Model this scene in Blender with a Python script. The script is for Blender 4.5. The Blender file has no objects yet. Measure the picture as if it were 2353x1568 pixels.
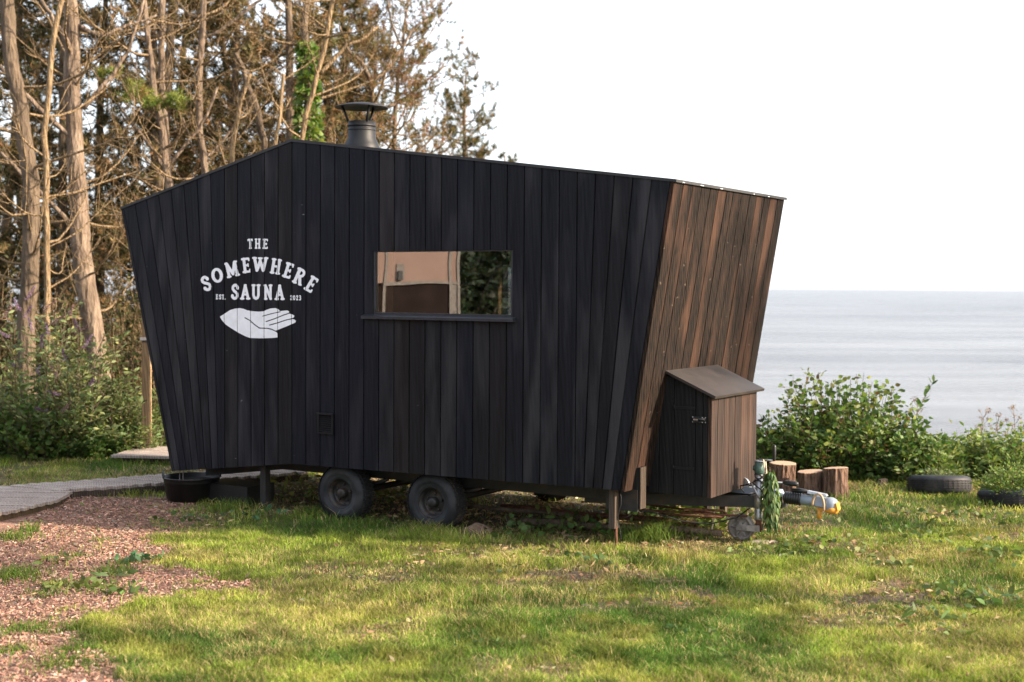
import bpy, bmesh, math, random
import numpy as np
from mathutils import Matrix, Vector

random.seed(7)
RNG = np.random.default_rng(11)
scene = bpy.context.scene
COL = scene.collection

# ------------------------------------------------------------------ camera
WD, HD = 2353.0, 1568.0            # measuring frame of the photograph
FPX = 3203.0
HORIZ = 660.5
CAMZ = 2.074
_pitch = math.atan((HD / 2 - HORIZ) / FPX)
_roll = math.radians(0.37)
C0 = np.array([0, 0, CAMZ])
CF = np.array([0, math.cos(_pitch), -math.sin(_pitch)])
_r = np.array([1.0, 0, 0]); _u = np.cross(_r, CF)
CR = _r * math.cos(_roll) + _u * math.sin(_roll)
CU = -_r * math.sin(_roll) + _u * math.cos(_roll)
cam_d = bpy.data.cameras.new('camera')
cam_d.sensor_width = 36.0
cam_d.lens = FPX / WD * 36.0
cam_d.clip_start = 0.05
cam_d.clip_end = 200000.0
cam_d.dof.use_dof = True
cam_d.dof.focus_distance = 11.3
cam_d.dof.aperture_fstop = 1.9
cam = bpy.data.objects.new('camera', cam_d)
COL.objects.link(cam)
cam.matrix_world = Matrix(((CR[0], CU[0], -CF[0], 0), (CR[1], CU[1], -CF[1], 0), (CR[2], CU[2], -CF[2], CAMZ), (0, 0, 0, 1)))
scene.camera = cam

# ------------------------------------------------------------------ light
SUN_AZ = math.radians(104.0)       # clockwise from +Y
SUN_EL = math.radians(25.0)
world = bpy.data.worlds.new('World')
scene.world = world
world.use_nodes = True
wn = world.node_tree
for n in list(wn.nodes):
    wn.nodes.remove(n)
w_out = wn.nodes.new('ShaderNodeOutputWorld')
w_bg = wn.nodes.new('ShaderNodeBackground')
w_sky = wn.nodes.new('ShaderNodeTexSky')
w_sky.sky_type = 'NISHITA'
w_sky.sun_disc = False
w_sky.sun_elevation = SUN_EL
w_sky.sun_rotation = SUN_AZ
w_sky.air_density = 1.0
w_sky.dust_density = 4.0
w_sky.ozone_density = 1.0
w_mix = wn.nodes.new('ShaderNodeMix'); w_mix.data_type = 'RGBA'
w_mix.inputs[0].default_value = 0.42
w_mix.inputs[7].default_value = (7.2, 7.4, 7.9, 1)     # thin even veil of bright cloud over the whole sky
wn.links.new(w_sky.outputs[0], w_mix.inputs[6])
wn.links.new(w_mix.outputs[2], w_bg.inputs[0])
w_bg.inputs[1].default_value = 0.12
wn.links.new(w_bg.outputs[0], w_out.inputs[0])
sun_d = bpy.data.lights.new('sun', 'SUN')
sun_d.energy = 4.6
sun_d.angle = math.radians(1.0)
sun_d.color = (1.0, 0.83, 0.64)
sun = bpy.data.objects.new('sun', sun_d)
COL.objects.link(sun)
SUNDIR = Vector((math.sin(SUN_AZ) * math.cos(SUN_EL), math.cos(SUN_AZ) * math.cos(SUN_EL), math.sin(SUN_EL)))
sun.rotation_euler = SUNDIR.to_track_quat('Z', 'Y').to_euler()
scene.view_settings.view_transform = 'Standard'
scene.view_settings.look = 'None'
scene.view_settings.gamma = 1.0
scene.view_settings.use_curve_mapping = False
scene.view_settings.exposure = 1.55

# ------------------------------------------------------------------ measuring helpers
def rays(x, y):
    x = np.asarray(x, float); y = np.asarray(y, float)
    return CF + np.multiply.outer((x - WD / 2) / FPX, CR) - np.multiply.outer((y - HD / 2) / FPX, CU)
def on_ground(x, y, z=0.0):
    d = rays(x, y); t = (z - CAMZ) / d[..., 2]
    return C0 + d * t[..., None]
def at(x, y, depth):
    d = rays(x, y); return C0 + d * (depth / d[..., 1])[..., None]
def to_px(P):
    q = np.asarray(P) - C0; z = q @ CF
    return WD / 2 + FPX * (q @ CR) / z, HD / 2 - FPX * (q @ CU) / z

YAW = math.radians(31.0)
TU = np.array([math.cos(YAW), -math.sin(YAW), 0]); TN = np.array([-math.sin(YAW), -math.cos(YAW), 0])
P0 = C0 + rays(995, 1160) * 11.9
P0 = np.array([P0[0], P0[1], 0.0])
def side_sz(x, y, w=0.0):
    """photo point -> (s, z) on the trailer plane w metres behind its near wall"""
    d = rays(x, y); p = P0 - TN * w
    t = ((p - C0) @ TN) / (d @ TN)
    q = C0 + d * t[..., None]
    return (q - P0) @ TU, q[..., 2]
def tw(s, w, z):
    return P0 + TU * s - TN * w + np.array([0, 0, z])

# ------------------------------------------------------------------ noise
_NT = RNG.random((256, 256))
def vnoise(x, y):
    xi = np.floor(x).astype(int); yi = np.floor(y).astype(int)
    fx = x - xi; fy = y - yi
    fx = fx * fx * (3 - 2 * fx); fy = fy * fy * (3 - 2 * fy)
    a = _NT[xi % 256, yi % 256]; b = _NT[(xi + 1) % 256, yi % 256]
    c = _NT[xi % 256, (yi + 1) % 256]; d = _NT[(xi + 1) % 256, (yi + 1) % 256]
    return (a * (1 - fx) + b * fx) * (1 - fy) + (c * (1 - fx) + d * fx) * fy
def fbm(x, y, o=4):
    v = 0; a = .5; t = 0
    for i in range(o):
        v = v + a * vnoise(x * 2 ** i + 17.3 * i, y * 2 ** i + 31.7 * i); t += a; a *= .5
    return v / t
def smooth(a, b, x):
    t = np.clip((x - a) / (b - a), 0, 1); return t * t * (3 - 2 * t)

# ------------------------------------------------------------------ mesh builder
class MB:
    def __init__(self):
        self.v = []; self.f = []; self.n = 0; self.c = []; self.smooth = []
    def add(self, v, f, col=None, sm=False):
        v = np.asarray(v, float).reshape(-1, 3)
        f = np.asarray(f, int)
        if f.ndim == 1: f = f.reshape(1, -1)
        self.v.append(v); self.f.append(f + self.n); self.n += len(v)
        self.smooth.append(sm)
        if col is None: col = (1, 1, 1)
        col = np.asarray(col, float)
        if col.ndim == 1: col = np.tile(col, (len(v), 1))
        self.c.append(col)
        return self
    def box(self, p, q):
        a = np.minimum(p, q); b = np.maximum(p, q)
        return self.hexa([(a[0], a[1], a[2]), (b[0], a[1], a[2]), (b[0], b[1], a[2]), (a[0], b[1], a[2]),
                          (a[0], a[1], b[2]), (b[0], a[1], b[2]), (b[0], b[1], b[2]), (a[0], b[1], b[2])])
    def hexa(self, p, col=None):
        return self.add(p, [(0, 3, 2, 1), (4, 5, 6, 7), (0, 1, 5, 4), (1, 2, 6, 5), (2, 3, 7, 6), (3, 0, 4, 7)], col)
    def loft(self, rings, cap=True, col=None, sm=False, close=True):
        """rings: (k,m,3)"""
        R = np.asarray(rings, float); k, m = R.shape[:2]
        i = np.arange(k - 1)[:, None] * m; j = np.arange(m if close else m - 1)[None, :]
        a = i + j; b = i + (j + 1) % m
        F = np.stack([a, b, b + m, a + m], -1).reshape(-1, 4)
        c = None
        if col is not None:
            c = np.asarray(col, float)
            if c.ndim == 2 and len(c) == k: c = np.repeat(c, m, 0)
        self.add(R.reshape(-1, 3), F, c, sm)
        if cap:
            n0 = self.n - k * m
            self.v.append(np.zeros((0, 3))); self.c.append(np.zeros((0, 3)))
            self.f.append(np.array([[n0 + q for q in range(m)][::-1]])); self.smooth.append(False)
            self.v.append(np.zeros((0, 3))); self.c.append(np.zeros((0, 3)))
            self.f.append(np.array([[n0 + (k - 1) * m + q for q in range(m)]])); self.smooth.append(False)
        return self
    def tube(self, pts, rad, sides=6, cap=True, col=None, sm=True, squash=None):
        P = np.asarray(pts, float); k = len(P)
        rad = np.broadcast_to(np.asarray(rad, float), (k,))
        T = np.gradient(P, axis=0); T /= np.linalg.norm(T, axis=1)[:, None] + 1e-9
        ref = np.array([0, 0, 1.0]) if abs(T[0][2]) < .9 else np.array([1.0, 0, 0])
        X = np.cross(T, ref); ln = np.linalg.norm(X, axis=1)
        bad = ln < 1e-3
        if bad.any(): X[bad] = np.cross(T[bad], np.array([0.3, .9, .1])); ln = np.linalg.norm(X, axis=1)
        X /= ln[:, None]; Y = np.cross(T, X)
        a = np.arange(sides) * 2 * math.pi / sides
        R = P[:, None, :] + rad[:, None, None] * (np.cos(a)[None, :, None] * X[:, None, :] + np.sin(a)[None, :, None] * Y[:, None, :])
        return self.loft(R, cap, col, sm)
    def lathe(self, prof, origin, axis, sides=24, cap=False, sm=True):
        """prof: list of (r, t) along axis"""
        A = np.asarray(axis, float); A /= np.linalg.norm(A)
        ref = np.array([0, 0, 1.0]) if abs(A[2]) < .9 else np.array([1.0, 0, 0])
        X = np.cross(A, ref); X /= np.linalg.norm(X); Y = np.cross(A, X)
        a = np.arange(sides) * 2 * math.pi / sides
        O = np.asarray(origin, float)
        R = np.array([O + A * t + r * (np.cos(a)[:, None] * X + np.sin(a)[:, None] * Y) for r, t in prof])
        return self.loft(R, cap, None, sm)
    def prism(self, poly, ext):
        """poly (m,3) extruded by vector ext"""
        P = np.asarray(poly, float); return self.loft(np.stack([P, P + np.asarray(ext, float)]), True)
    def mesh(self, name, mat, colors=False):
        V = np.concatenate(self.v) if self.v else np.zeros((0, 3))
        me = bpy.data.meshes.new(name)
        me.vertices.add(len(V)); me.vertices.foreach_set('co', V.astype(np.float32).ravel())
        loops = []; starts = []; tot = 0; sms = []
        for f, s in zip(self.f, self.smooth):
            k = f.shape[1]
            loops.append(f.ravel()); starts.append(tot + np.arange(len(f)) * k); tot += f.size
            sms.append(np.full(len(f), s))
        L = np.concatenate(loops); S = np.concatenate(starts)
        me.loops.add(len(L)); me.loops.foreach_set('vertex_index', L.astype(np.int32))
        me.polygons.add(len(S)); me.polygons.foreach_set('loop_start', S.astype(np.int32))
        me.polygons.foreach_set('use_smooth', np.concatenate(sms))
        me.update(calc_edges=True)
        if colors:
            Cc = np.concatenate(self.c); Cc = np.concatenate([Cc, np.ones((len(Cc), 1))], 1)
            at_ = me.color_attributes.new('Col', 'FLOAT_COLOR', 'POINT')
            at_.data.foreach_set('color', Cc.astype(np.float32).ravel())
        if mat: me.materials.append(mat)
        return me
    def build(self, name, mat, parent=None, colors=False):
        o = bpy.data.objects.new(name, self.mesh(name, mat, colors)); COL.objects.link(o)
        if parent: o.parent = parent
        return o
def empty(name, loc=(0, 0, 0), rz=0.0):
    o = bpy.data.objects.new(name, None); COL.objects.link(o); o.location = loc; o.rotation_euler = (0, 0, rz)
    o.empty_display_size = .2
    return o
def tag(o, label=None, cat=None, group=None, kind=None):
    if label: o['label'] = label
    if cat: o['category'] = cat
    if group: o['group'] = group
    if kind: o['kind'] = kind
    return o
def circ(r, k=12):
    a = np.arange(k) * 2 * math.pi / k; return np.stack([np.cos(a) * r, np.sin(a) * r], 1)

# ------------------------------------------------------------------ materials
class NT:
    def __init__(self, name):
        self.m = bpy.data.materials.new(name); self.m.use_nodes = True
        self.t = self.m.node_tree; self.t.nodes.clear()
        self.out = self.t.nodes.new('ShaderNodeOutputMaterial')
    def n(self, kind, **kw):
        x = self.t.nodes.new('ShaderNode' + kind)
        for k, v in kw.items():
            if k.startswith('i_'):
                key = k[2:]
                key = int(key) if key.isdigit() else key.replace('_', ' ')
                x.inputs[key].default_value = v
            else: setattr(x, k, v)
        return x
    def l(self, a, b): self.t.links.new(a, b)
    def ramp(self, fac, stops):
        r = self.n('ValToRGB'); e = r.color_ramp.elements
        while len(e) < len(stops): e.new(.5)
        for q, (p, c) in zip(e, stops): q.position = p; q.color = (*c, 1) if len(c) == 3 else c
        self.l(fac, r.inputs[0]); return r.outputs[0]
    def mix(self, fac, a, b, mode='MIX'):
        x = self.n('Mix', data_type='RGBA', blend_type=mode)
        for s, v in ((0, fac), (6, a), (7, b)):
            if hasattr(v, 'links'): self.l(v, x.inputs[s])
            else: x.inputs[s].default_value = v if s == 0 else (*v, 1)
        return x.outputs[2]
    def math(self, op, a, b=0.0):
        x = self.n('Math', operation=op)
        for s, v in ((0, a), (1, b)):
            if hasattr(v, 'links'): self.l(v, x.inputs[s])
            else: x.inputs[s].default_value = v
        return x.outputs[0]
    def coords(self, scale=(1, 1, 1), rnd=0.0, which='Object'):
        tc = self.n('TexCoord'); mp = self.n('Mapping'); mp.inputs['Scale'].default_value = scale
        self.l(tc.outputs[which], mp.inputs[0])
        if rnd:
            oi = self.n('ObjectInfo'); cx = self.n('CombineXYZ')
            for i in range(3): self.l(self.math('MULTIPLY', oi.outputs['Random'], rnd * (1 + .7 * i)), cx.inputs[i])
            self.l(cx.outputs[0], mp.inputs[1])
        return mp.outputs[0]
    def noise(self, vec, scale=1.0, detail=4.0, rough=.55, dist=0.0):
        x = self.n('TexNoise', i_Scale=scale, i_Detail=detail, i_Roughness=rough, i_Distortion=dist); self.l(vec, x.inputs[0])
        return x.outputs[0]
    def bump(self, h, strength=.3, dist=.01):
        b = self.n('Bump', i_Strength=strength, i_Distance=dist); self.l(h, b.inputs['Height']); return b.outputs[0]
    def principled(self, col, rough=.6, metal=0.0, spec=.5, normal=None):
        p = self.n('BsdfPrincipled'); p.inputs['Metallic'].default_value = metal
        p.inputs['Specular IOR Level'].default_value = spec
        if hasattr(col, 'links'): self.l(col, p.inputs['Base Color'])
        else: p.inputs['Base Color'].default_value = (*col, 1)
        if hasattr(rough, 'links'): self.l(rough, p.inputs['Roughness'])
        else: p.inputs['Roughness'].default_value = rough
        if normal is not None: self.l(normal, p.inputs['Normal'])
        return p
    def done(self, sh):
        self.l(sh.outputs[0], self.out.inputs[0]); return self.m

def mat_board(name, dark, light, streak, sc=(26, 26, 1.1), amount=(.42, .75), rough=.55, spec=.35, wear=.78, warm=None, wearcol=(.22, .21, .2), rv=.16, wvk=.26):
    t = NT(name)
    oi = t.n('ObjectInfo')
    v = t.coords(sc, 37.0)
    g = t.noise(v, 1.0, 7, .62, .6)                 # grain
    v2 = t.coords((5, 5, .9), 91.0)
    b = t.noise(v2, 1.0, 3, .5)                     # broad weathering
    v3 = t.coords((60, 60, 9), 13.0)
    fine = t.noise(v3, 1.0, 4, .6)
    vk = t.coords((7, 7, .55), 23.0)
    wv = t.n('TexWave', wave_type='BANDS', bands_direction='DIAGONAL', i_Scale=2.6, i_Distortion=7.0, i_Detail=2.5, i_Detail_Scale=.8); t.l(vk, wv.inputs[0])
    g = t.math('ADD', t.math('MULTIPLY', g, 1 - wvk * 1.07), t.math('MULTIPLY', wv.outputs[1], wvk))
    col = t.ramp(g, [(amount[0], dark), (amount[1], light)])
    br = t.math('ADD', t.math('MULTIPLY', b, .85), t.math('MULTIPLY', oi.outputs['Random'], rv))
    k = t.ramp(br, [(.42 + rv * .5, (0, 0, 0)), (.60 + rv * .5, (1, 1, 1))])
    col = t.mix(t.math('MULTIPLY', k, .9), col, t.mix(g, tuple(c * .5 for c in streak), streak))
    if warm:
        ro = t.math('FRACT', t.math('MULTIPLY', oi.outputs['Random'], 7.31))
        col = t.mix(t.math('MULTIPLY', t.ramp(ro, [(.55, (0, 0, 0)), (1, (1, 1, 1))]), .4), col, warm)
    if warm:
        rq = t.math('FRACT', t.math('MULTIPLY', oi.outputs['Random'], 13.7))
        col = t.mix(t.math('MULTIPLY', t.ramp(rq, [(.6, (0, 0, 0)), (1, (1, 1, 1))]), .45), col, (.0062, .0080, .0160))
    vs = t.coords((9, 9, 26), 5.0)
    sc_ = t.noise(vs, 1.0, 2, .5)
    col = t.mix(t.ramp(sc_, [(wear, (0, 0, 0)), (wear + .05, (.8, .8, .8))]), col, wearcol)
    h = t.math('ADD', g, t.math('MULTIPLY', fine, .4))
    return t.done(t.principled(col, rough, 0, spec, t.bump(h, .6, .006)))
M = {}
M['char'] = mat_board('charred_board', (.0048, .0053, .0074), (.0150, .0156, .0200), (.046, .045, .050), warm=(.0165, .0118, .0092), rough=.5, spec=.10, amount=(.32, .72), rv=.15, wvk=.10)
M['front'] = mat_board('weathered_board', (.0022, .0018, .0015), (.024, .0145, .0102), (.078, .040, .0255), amount=(.34, .68), rv=.2, rough=.75, spec=.12, wear=.715, wearcol=(.10, .075, .056))
M['lockfront'] = mat_board('locker_board', (.009, .0058, .0046), (.046, .027, .02), (.085, .048, .034), amount=(.33, .75), rough=.72, spec=.2, wear=.8, wearcol=(.15, .11, .085))
M['lockside'] = mat_board('locker_side_board', (.006, .006, .007), (.014, .013, .013), (.024, .022, .021), rough=.7, spec=.2)
def simple(name, col, rough=.6, metal=0, spec=.5, var=.25, scale=12, bump=.15, dirt=None, bd=.004):
    t = NT(name); v = t.coords((1, 1, 1), 20.0)
    a = t.noise(v, scale, 5, .6)
    c2 = tuple(max(0, c * (1 - var * 1.6)) for c in col); c3 = tuple(min(1, c * (1 + var)) for c in col)
    c = t.ramp(a, [(.3, c2), (.7, c3)])
    if dirt:
        b = t.noise(v, scale * .35, 4, .6); c = t.mix(t.ramp(b, [(.5, (0, 0, 0)), (.68, (1, 1, 1))]), c, dirt)
    r = t.math('ADD', rough - .1, t.math('MULTIPLY', a, .2))
    return t.done(t.principled(c, r, metal, spec, t.bump(a, bump, bd)))
M['blackmetal'] = simple('black_metal', (.022, .022, .024), .42, .0, .5, .3, 20, .1)
M['flue'] = simple('flue_black_paint', (.009, .0095, .0115), .5, 0.0, .3, .2, 9, .05)
M['chassis'] = simple('chassis_steel', (.018, .017, .017), .6, 0, .4, .3, 14, .2, (.045, .028, .018))
M['rubber'] = simple('tyre_rubber', (.013, .0145, .018), .62, 0, .35, .4, 9, .1, (.036, .037, .040))
M['tread'] = simple('tread_rubber', (.016, .016, .018), .75, 0, .3, .3, 20, .2, (.05, .042, .034))
M['rim'] = simple('rim_black', (.016, .015, .015), .5, 0, .45, .3, 18, .1, (.05, .032, .022))
M['galv'] = simple('galvanised_steel', (.42, .43, .44), .42, .75, .5, .2, 25, .06, (.25, .22, .19))
M['coupling'] = simple('coupling_paint', (.21, .245, .29), .42, .1, .5, .1, 16, .04)
M['greencap'] = simple('jockey_head_paint', (.06, .11, .09), .5, .2, .5, .3, 20, .06)
M['oldwheel'] = simple('old_wheel_plastic', (.26, .23, .205), .75, 0, .3, .35, 18, .2, (.12, .10, .085))
M['rust'] = simple('rusty_steel', (.12, .05, .028), .8, .1, .3, .45, 30, .25)
M['yellow'] = simple('yellow_paint', (.62, .27, .03), .4, 0, .5, .2, 20, .04, (.32, .13, .03))
M['cable'] = simple('tan_cable', (.42, .29, .17), .5, 0, .4, .2, 40, .05)
M['black'] = simple('black_plastic', (.009, .009, .010), .45, 0, .5, .25, 15, .05)
M['cord'] = simple('black_cord', (.013, .013, .014), .7, 0, .3, .2, 60, .1)
M['string'] = simple('pale_string', (.55, .45, .33), .8, 0, .2, .2, 60, .1)
M['prop'] = mat_board('prop_timber', (.03, .023, .018), (.09, .066, .05), (.12, .09, .072), rough=.8, spec=.15)
M['lining'] = mat_board('pine_lining', (.045, .024, .012), (.075, .042, .022), (.08, .045, .024), sc=(30, 30, 3), rough=.6, wear=.95)  # pine darkened: the dimness of the cabin interior is put into the colour
M['deck'] = mat_board('deck_board', (.22, .178, .155), (.42, .355, .31), (.50, .43, .375), sc=(8, 60, 60), rough=.8, spec=.2, wear=.85)
M['postwood'] = mat_board('post_timber', (.065, .046, .028), (.11, .08, .05), (.13, .095, .06), sc=(40, 40, 2), rough=.75, spec=.2, wear=.9)
M['roofbox'] = simple('locker_roof_board', (.034, .027, .0235), .6, 0, .3, .18, 5, .06)
M['roof'] = simple('roof_membrane', (.022, .022, .024), .6, 0, .4, .25, 10, .1)
M['frame'] = simple('window_frame_paint', (.018, .020, .026), .4, 0, .5, .2, 12, .04)
M['steel'] = simple('plain_steel', (.5, .5, .52), .3, .9, .5, .1, 20, .03)
M['white'] = simple('white_sign_paint', (.76, .78, .81), .7, 0, .3, .06, 14, .05)
M['stone'] = simple('pale_stone', (.36, .30, .24), .9, 0, .2, .2, 15, .3)
M['soilm'] = simple('dug_soil', (.12, .082, .06), .95, 0, .1, .35, 25, .6, None, .02)
M['cream'] = simple('cream_panel_paint', (.18, .122, .10), .85, 0, .08, .06, 3, .03)
M['brownpanel'] = simple('brown_panel_paint', (.016, .011, .010), .9, 0, .03, .2, 4, .05)
M['trimgrey'] = simple('dull_trim', (.11, .095, .085), .5, .1, .4, .3, 20, .05)
M['litboard'] = mat_board('lit_timber', (.42, .22, .10), (.6, .34, .17), (.6, .34, .17), sc=(30, 30, 3), rough=.6, wear=.95)  # lighter copy of the lining; light on jamb and post put into colour
M['ventblack'] = simple('vent_black', (.006, .006, .008), .5, 0, .3, .2, 20, .05)
M['orange'] = simple('brass_tap', (.6, .25, .05), .4, .5, .5, .2, 20, .04)

def mat_glass():
    t = NT('coated_window_glass')
    v = t.coords((1.2, 1, 1.6)); h = t.noise(v, 1.0, 1, .4)
    nb = t.bump(h, .06, .05)
    g = t.n('BsdfGlossy'); g.inputs['Roughness'].default_value = .004; g.inputs['Color'].default_value = (.92, .93, .95, 1)
    t.l(nb, g.inputs['Normal'])
    tr = t.n('BsdfTransparent'); tr.inputs[0].default_value = (.7, .74, .74, 1)
    mx = t.n('MixShader'); mx.inputs[0].default_value = .36
    t.l(tr.outputs[0], mx.inputs[1]); t.l(g.outputs[0], mx.inputs[2])
    return t.done(mx)
M['glass'] = mat_glass()

def mat_bark(name, a, b, c, sc=9):
    t = NT(name); v = t.coords((1, 1, .28), 9.0)
    n1 = t.noise(v, sc, 6, .65, .5)
    vo = t.n('TexVoronoi', i_Scale=sc * 2.2, feature='F1'); t.l(v, vo.inputs[0])
    n2 = t.noise(t.coords((1, 1, 1), 4.0), 3, 3, .5)
    col = t.ramp(n1, [(.3, a), (.55, b), (.75, c)])
    col = t.mix(t.ramp(n2, [(.45, (0, 0, 0)), (.75, (.5, .5, .5))]), col, tuple(x * .6 for x in b))
    h = t.math('ADD', t.math('MULTIPLY', vo.outputs[0], .6), n1)
    return t.done(t.principled(col, .9, 0, .15, t.bump(h, 1.0, .05)))
M['bark'] = mat_bark('pine_bark', (.065, .045, .032), (.195, .145, .107), (.31, .245, .19))
M['bark2'] = mat_bark('grey_bark', (.06, .045, .033), (.135, .10, .07), (.18, .14, .10))
M['bark3'] = mat_bark('dead_branch_bark', (.14, .095, .055), (.235, .165, .095), (.29, .215, .13), 14)
M['stumpbark'] = mat_bark('stump_bark', (.06, .034, .024), (.17, .105, .075), (.27, .19, .145), 14)
def mat_cut():
    t = NT('sawn_end_grain'); tc = t.n('TexCoord')
    w = t.n('TexWave', wave_type='RINGS', rings_direction='Z', i_Scale=22.0, i_Distortion=1.6, i_Detail=3.0); t.l(tc.outputs['Object'], w.inputs[0])
    n2 = t.noise(tc.outputs['Object'], 8, 4, .6)
    c = t.mix(w.outputs[1], (.33, .22, .145), (.43, .30, .21)); c = t.mix(t.ramp(n2, [(.45, (0, 0, 0)), (.7, (.6, .6, .6))]), c, (.32, .2, .13))
    return t.done(t.principled(c, .85, 0, .15))
M['cut'] = mat_cut()
def mat_leaf(name, trans=.35, rough=.55, spec=.25):
    t = NT(name); a = t.n('Attribute', attribute_name='Col')
    p = t.principled(a.outputs[0], rough, 0, spec)
    tl = t.n('BsdfTranslucent'); c = t.mix(1.0, a.outputs[0], (1.15, 1.2, .7), 'MULTIPLY'); t.l(c, tl.inputs[0])
    mx = t.n('MixShader'); mx.inputs[0].default_value = trans
    t.l(p.outputs[0], mx.inputs[1]); t.l(tl.outputs[0], mx.inputs[2])
    return t.done(mx)
M['leaf'] = mat_leaf('leaf'); M['needle'] = mat_leaf('needles', .3, .6, .15)
M['grass'] = mat_leaf('grass_blade', .4, .6, .12); M['chip'] = mat_leaf('wood_chip', .0, .85, .15)
def mat_ground():
    t = NT('ground_soil'); a = t.n('Attribute', attribute_name='Col')
    v = t.coords(); n1 = t.noise(v, 55, 6, .7); n2 = t.noise(v, 9, 4, .6)
    k = t.ramp(n1, [(.25, (.45, .45, .45)), (.75, (1.5, 1.5, 1.5))])
    c = t.mix(1.0, a.outputs[0], k, 'MULTIPLY')
    k2 = t.ramp(n2, [(.3, (.75, .75, .75)), (.7, (1.2, 1.2, 1.2))]); c = t.mix(1.0, c, k2, 'MULTIPLY')
    h = t.math('ADD', n1, n2)
    return t.done(t.principled(c, .95, 0, .1, t.bump(h, .7, .03)))
M['ground'] = mat_ground()
def mat_sea():
    t = NT('sea_water'); tc = t.n('TexCoord')
    def layer(sx, sy, det):
        mp = t.n('Mapping'); mp.inputs['Scale'].default_value = (sx, sy, 1); t.l(tc.outputs['Object'], mp.inputs[0]); return t.noise(mp.outputs[0], 1.0, det, .55)
    h1 = layer(.35, .9, 5); h2 = layer(.012, .05, 4); h3 = layer(.0022, .012, 3)
    h = t.math('ADD', t.math('MULTIPLY', h1, 1.1), t.math('ADD', t.math('MULTIPLY', h2, 2.0), t.math('MULTIPLY', h3, 6.0)))
    c = t.ramp(h3, [(.35, (.045, .046, .048)), (.65, (.15, .153, .156))])
    r = t.ramp(h2, [(.3, (.18, .18, .18)), (.7, (.34, .34, .34))])
    p = t.principled(c, r, 0, .23, t.bump(h, .6, 1.0))
    return t.done(p)
M['sea'] = mat_sea()
# ================================================================== ground and sea
def cliff_edge(x):
    return 18.3 + np.maximum(0, 1.2 - x) * 5.0
def terrain(x, y):
    h = .05 * (fbm(x * .35 + 5, y * .35 + 9, 3) - .5) + .035 * (fbm(x * 1.6, y * 1.6, 3) - .5)
    dx = (x + .9); dy = (y - 12.9)
    h = h - .035 * np.exp(-(dx * dx + dy * dy) / 6.0)
    e = cliff_edge(x) + 1.0 * (fbm(x * .3, x * .1 + 3, 2) - .5)
    h = h - 32.0 * smooth(0, 26, y - e)
    h = h - .5 * smooth(60, 90, np.abs(x))
    return h
def chip_mask(x, y):
    """woodchip area by the boardwalk, 0..1"""
    px, py = to_px(np.stack([x, y, np.zeros_like(x)], -1))
    edge = np.interp(py, [1120, 1165, 1200, 1240, 1290, 1335, 1365, 1400, 1440, 1490, 1568, 1700],
                     [430, 405, 400, 395, 330, 545, 480, 250, 205, 215, 285, 330])
    n = (fbm(x * 2.1, y * 2.1, 4) - .5) * 300 + (fbm(x * 7, y * 7, 3) - .5) * 190
    m = smooth(95, -95, px - edge + n)
    m = m * smooth(1128, 1150, py + 8 * (fbm(x * 3, y * 3, 2) - .5)) * (y < 14.2)
    return m
_PATCH = [  # bare or thin patches: photo x, y, half width, half height
    (1400, 1310, 200, 30, .8), (1370, 1375, 90, 22, .6), (2100, 1375, 270, 30, .85), (1900, 1440, 90, 14, .6), (1560, 1385, 100, 22, .7),
    (1950, 1255, 260, 30, .6), (1850, 1210, 160, 18, .6), (2150, 1185, 150, 14, .4), (900, 1300, 160, 18, .5), (1180, 1265, 260, 24, .75), (1650, 1260, 140, 16, .4),
    (1180, 1545, 110, 16, .6), (2270, 1240, 120, 20, .5), (780, 1310, 60, 10, .4), (1290, 1340, 120, 22, .5), (2060, 1290, 150, 16, .5), (420, 1180, 160, 16, .5), (1130, 1520, 60, 12, .3)]
def bare_mask(x, y):
    px, py = to_px(np.stack([x, y, np.zeros_like(x)], -1))
    n = (fbm(x * 2.6 + 40, y * 2.6, 4) - .5)
    m = np.zeros_like(px); br_ = smooth(.36, .56, fbm(x * 8 + 11, y * 8, 3))
    for cx, cy, rx, ry, k in _PATCH:
        d = np.sqrt(((px - cx) / rx) ** 2 + ((py - cy) / ry) ** 2)
        m = np.maximum(m, min(1, k * 1.15) * smooth(1.3, .5, d + n * 2.4) * (.35 + .65 * br_))
    # worn ground below the trailer
    rel = np.stack([x - P0[0], y - P0[1]], -1)
    s = rel @ TU[:2]; w = -(rel @ TN[:2])
    u_ = smooth(-.15, .35, w + n * .5) * smooth(2.9, 2.3, w) * smooth(-3.6, -2.6, s) * smooth(2.9, 2.0, s)
    m = np.maximum(m, .8 * u_)
    m = np.maximum(m, .55 * smooth(.60, .72, fbm(x * 1.1 + 8, y * 1.1 + 2, 4)))
    return np.clip(m, 0, 1)

def axis(fine0, fine1, step, lo, hi, growth=1.16):
    a = list(np.arange(fine0, fine1, step)); d = step
    r = []; v = fine1
    while v < hi: r.append(v); d *= growth; v += d
    r.append(hi); l = []; v = fine0; d = step
    while v > lo: d *= growth; v -= d; l.append(v)
    return np.array(l[::-1] + a + r)
gx = axis(-6.2, 6.4, .07, -120, 120); gy = axis(6.2, 17.6, .07, -60, 75)
GX, GY = np.meshgrid(gx, gy); GZ = terrain(GX, GY)
cm = chip_mask(GX, GY); bm_ = bare_mask(GX, GY)
gn = fbm(GX * 1.3 + 60, GY * 1.3, 4)[..., None]
soil = np.array([.09, .062, .046]); soil2 = np.array([.15, .11, .082]); turf = np.array([.075, .09, .03]); straw = np.array([.14, .125, .062]); chip = np.array([.26, .155, .115])
gc = turf * (1 - smooth(.45, .62, gn)) + straw * smooth(.45, .62, gn)
sn = fbm(GX * 3 + 20, GY * 3, 3)[..., None]
gc = gc * (1 - bm_[..., None]) + (soil * (1 - sn) + soil2 * sn) * bm_[..., None]
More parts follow.
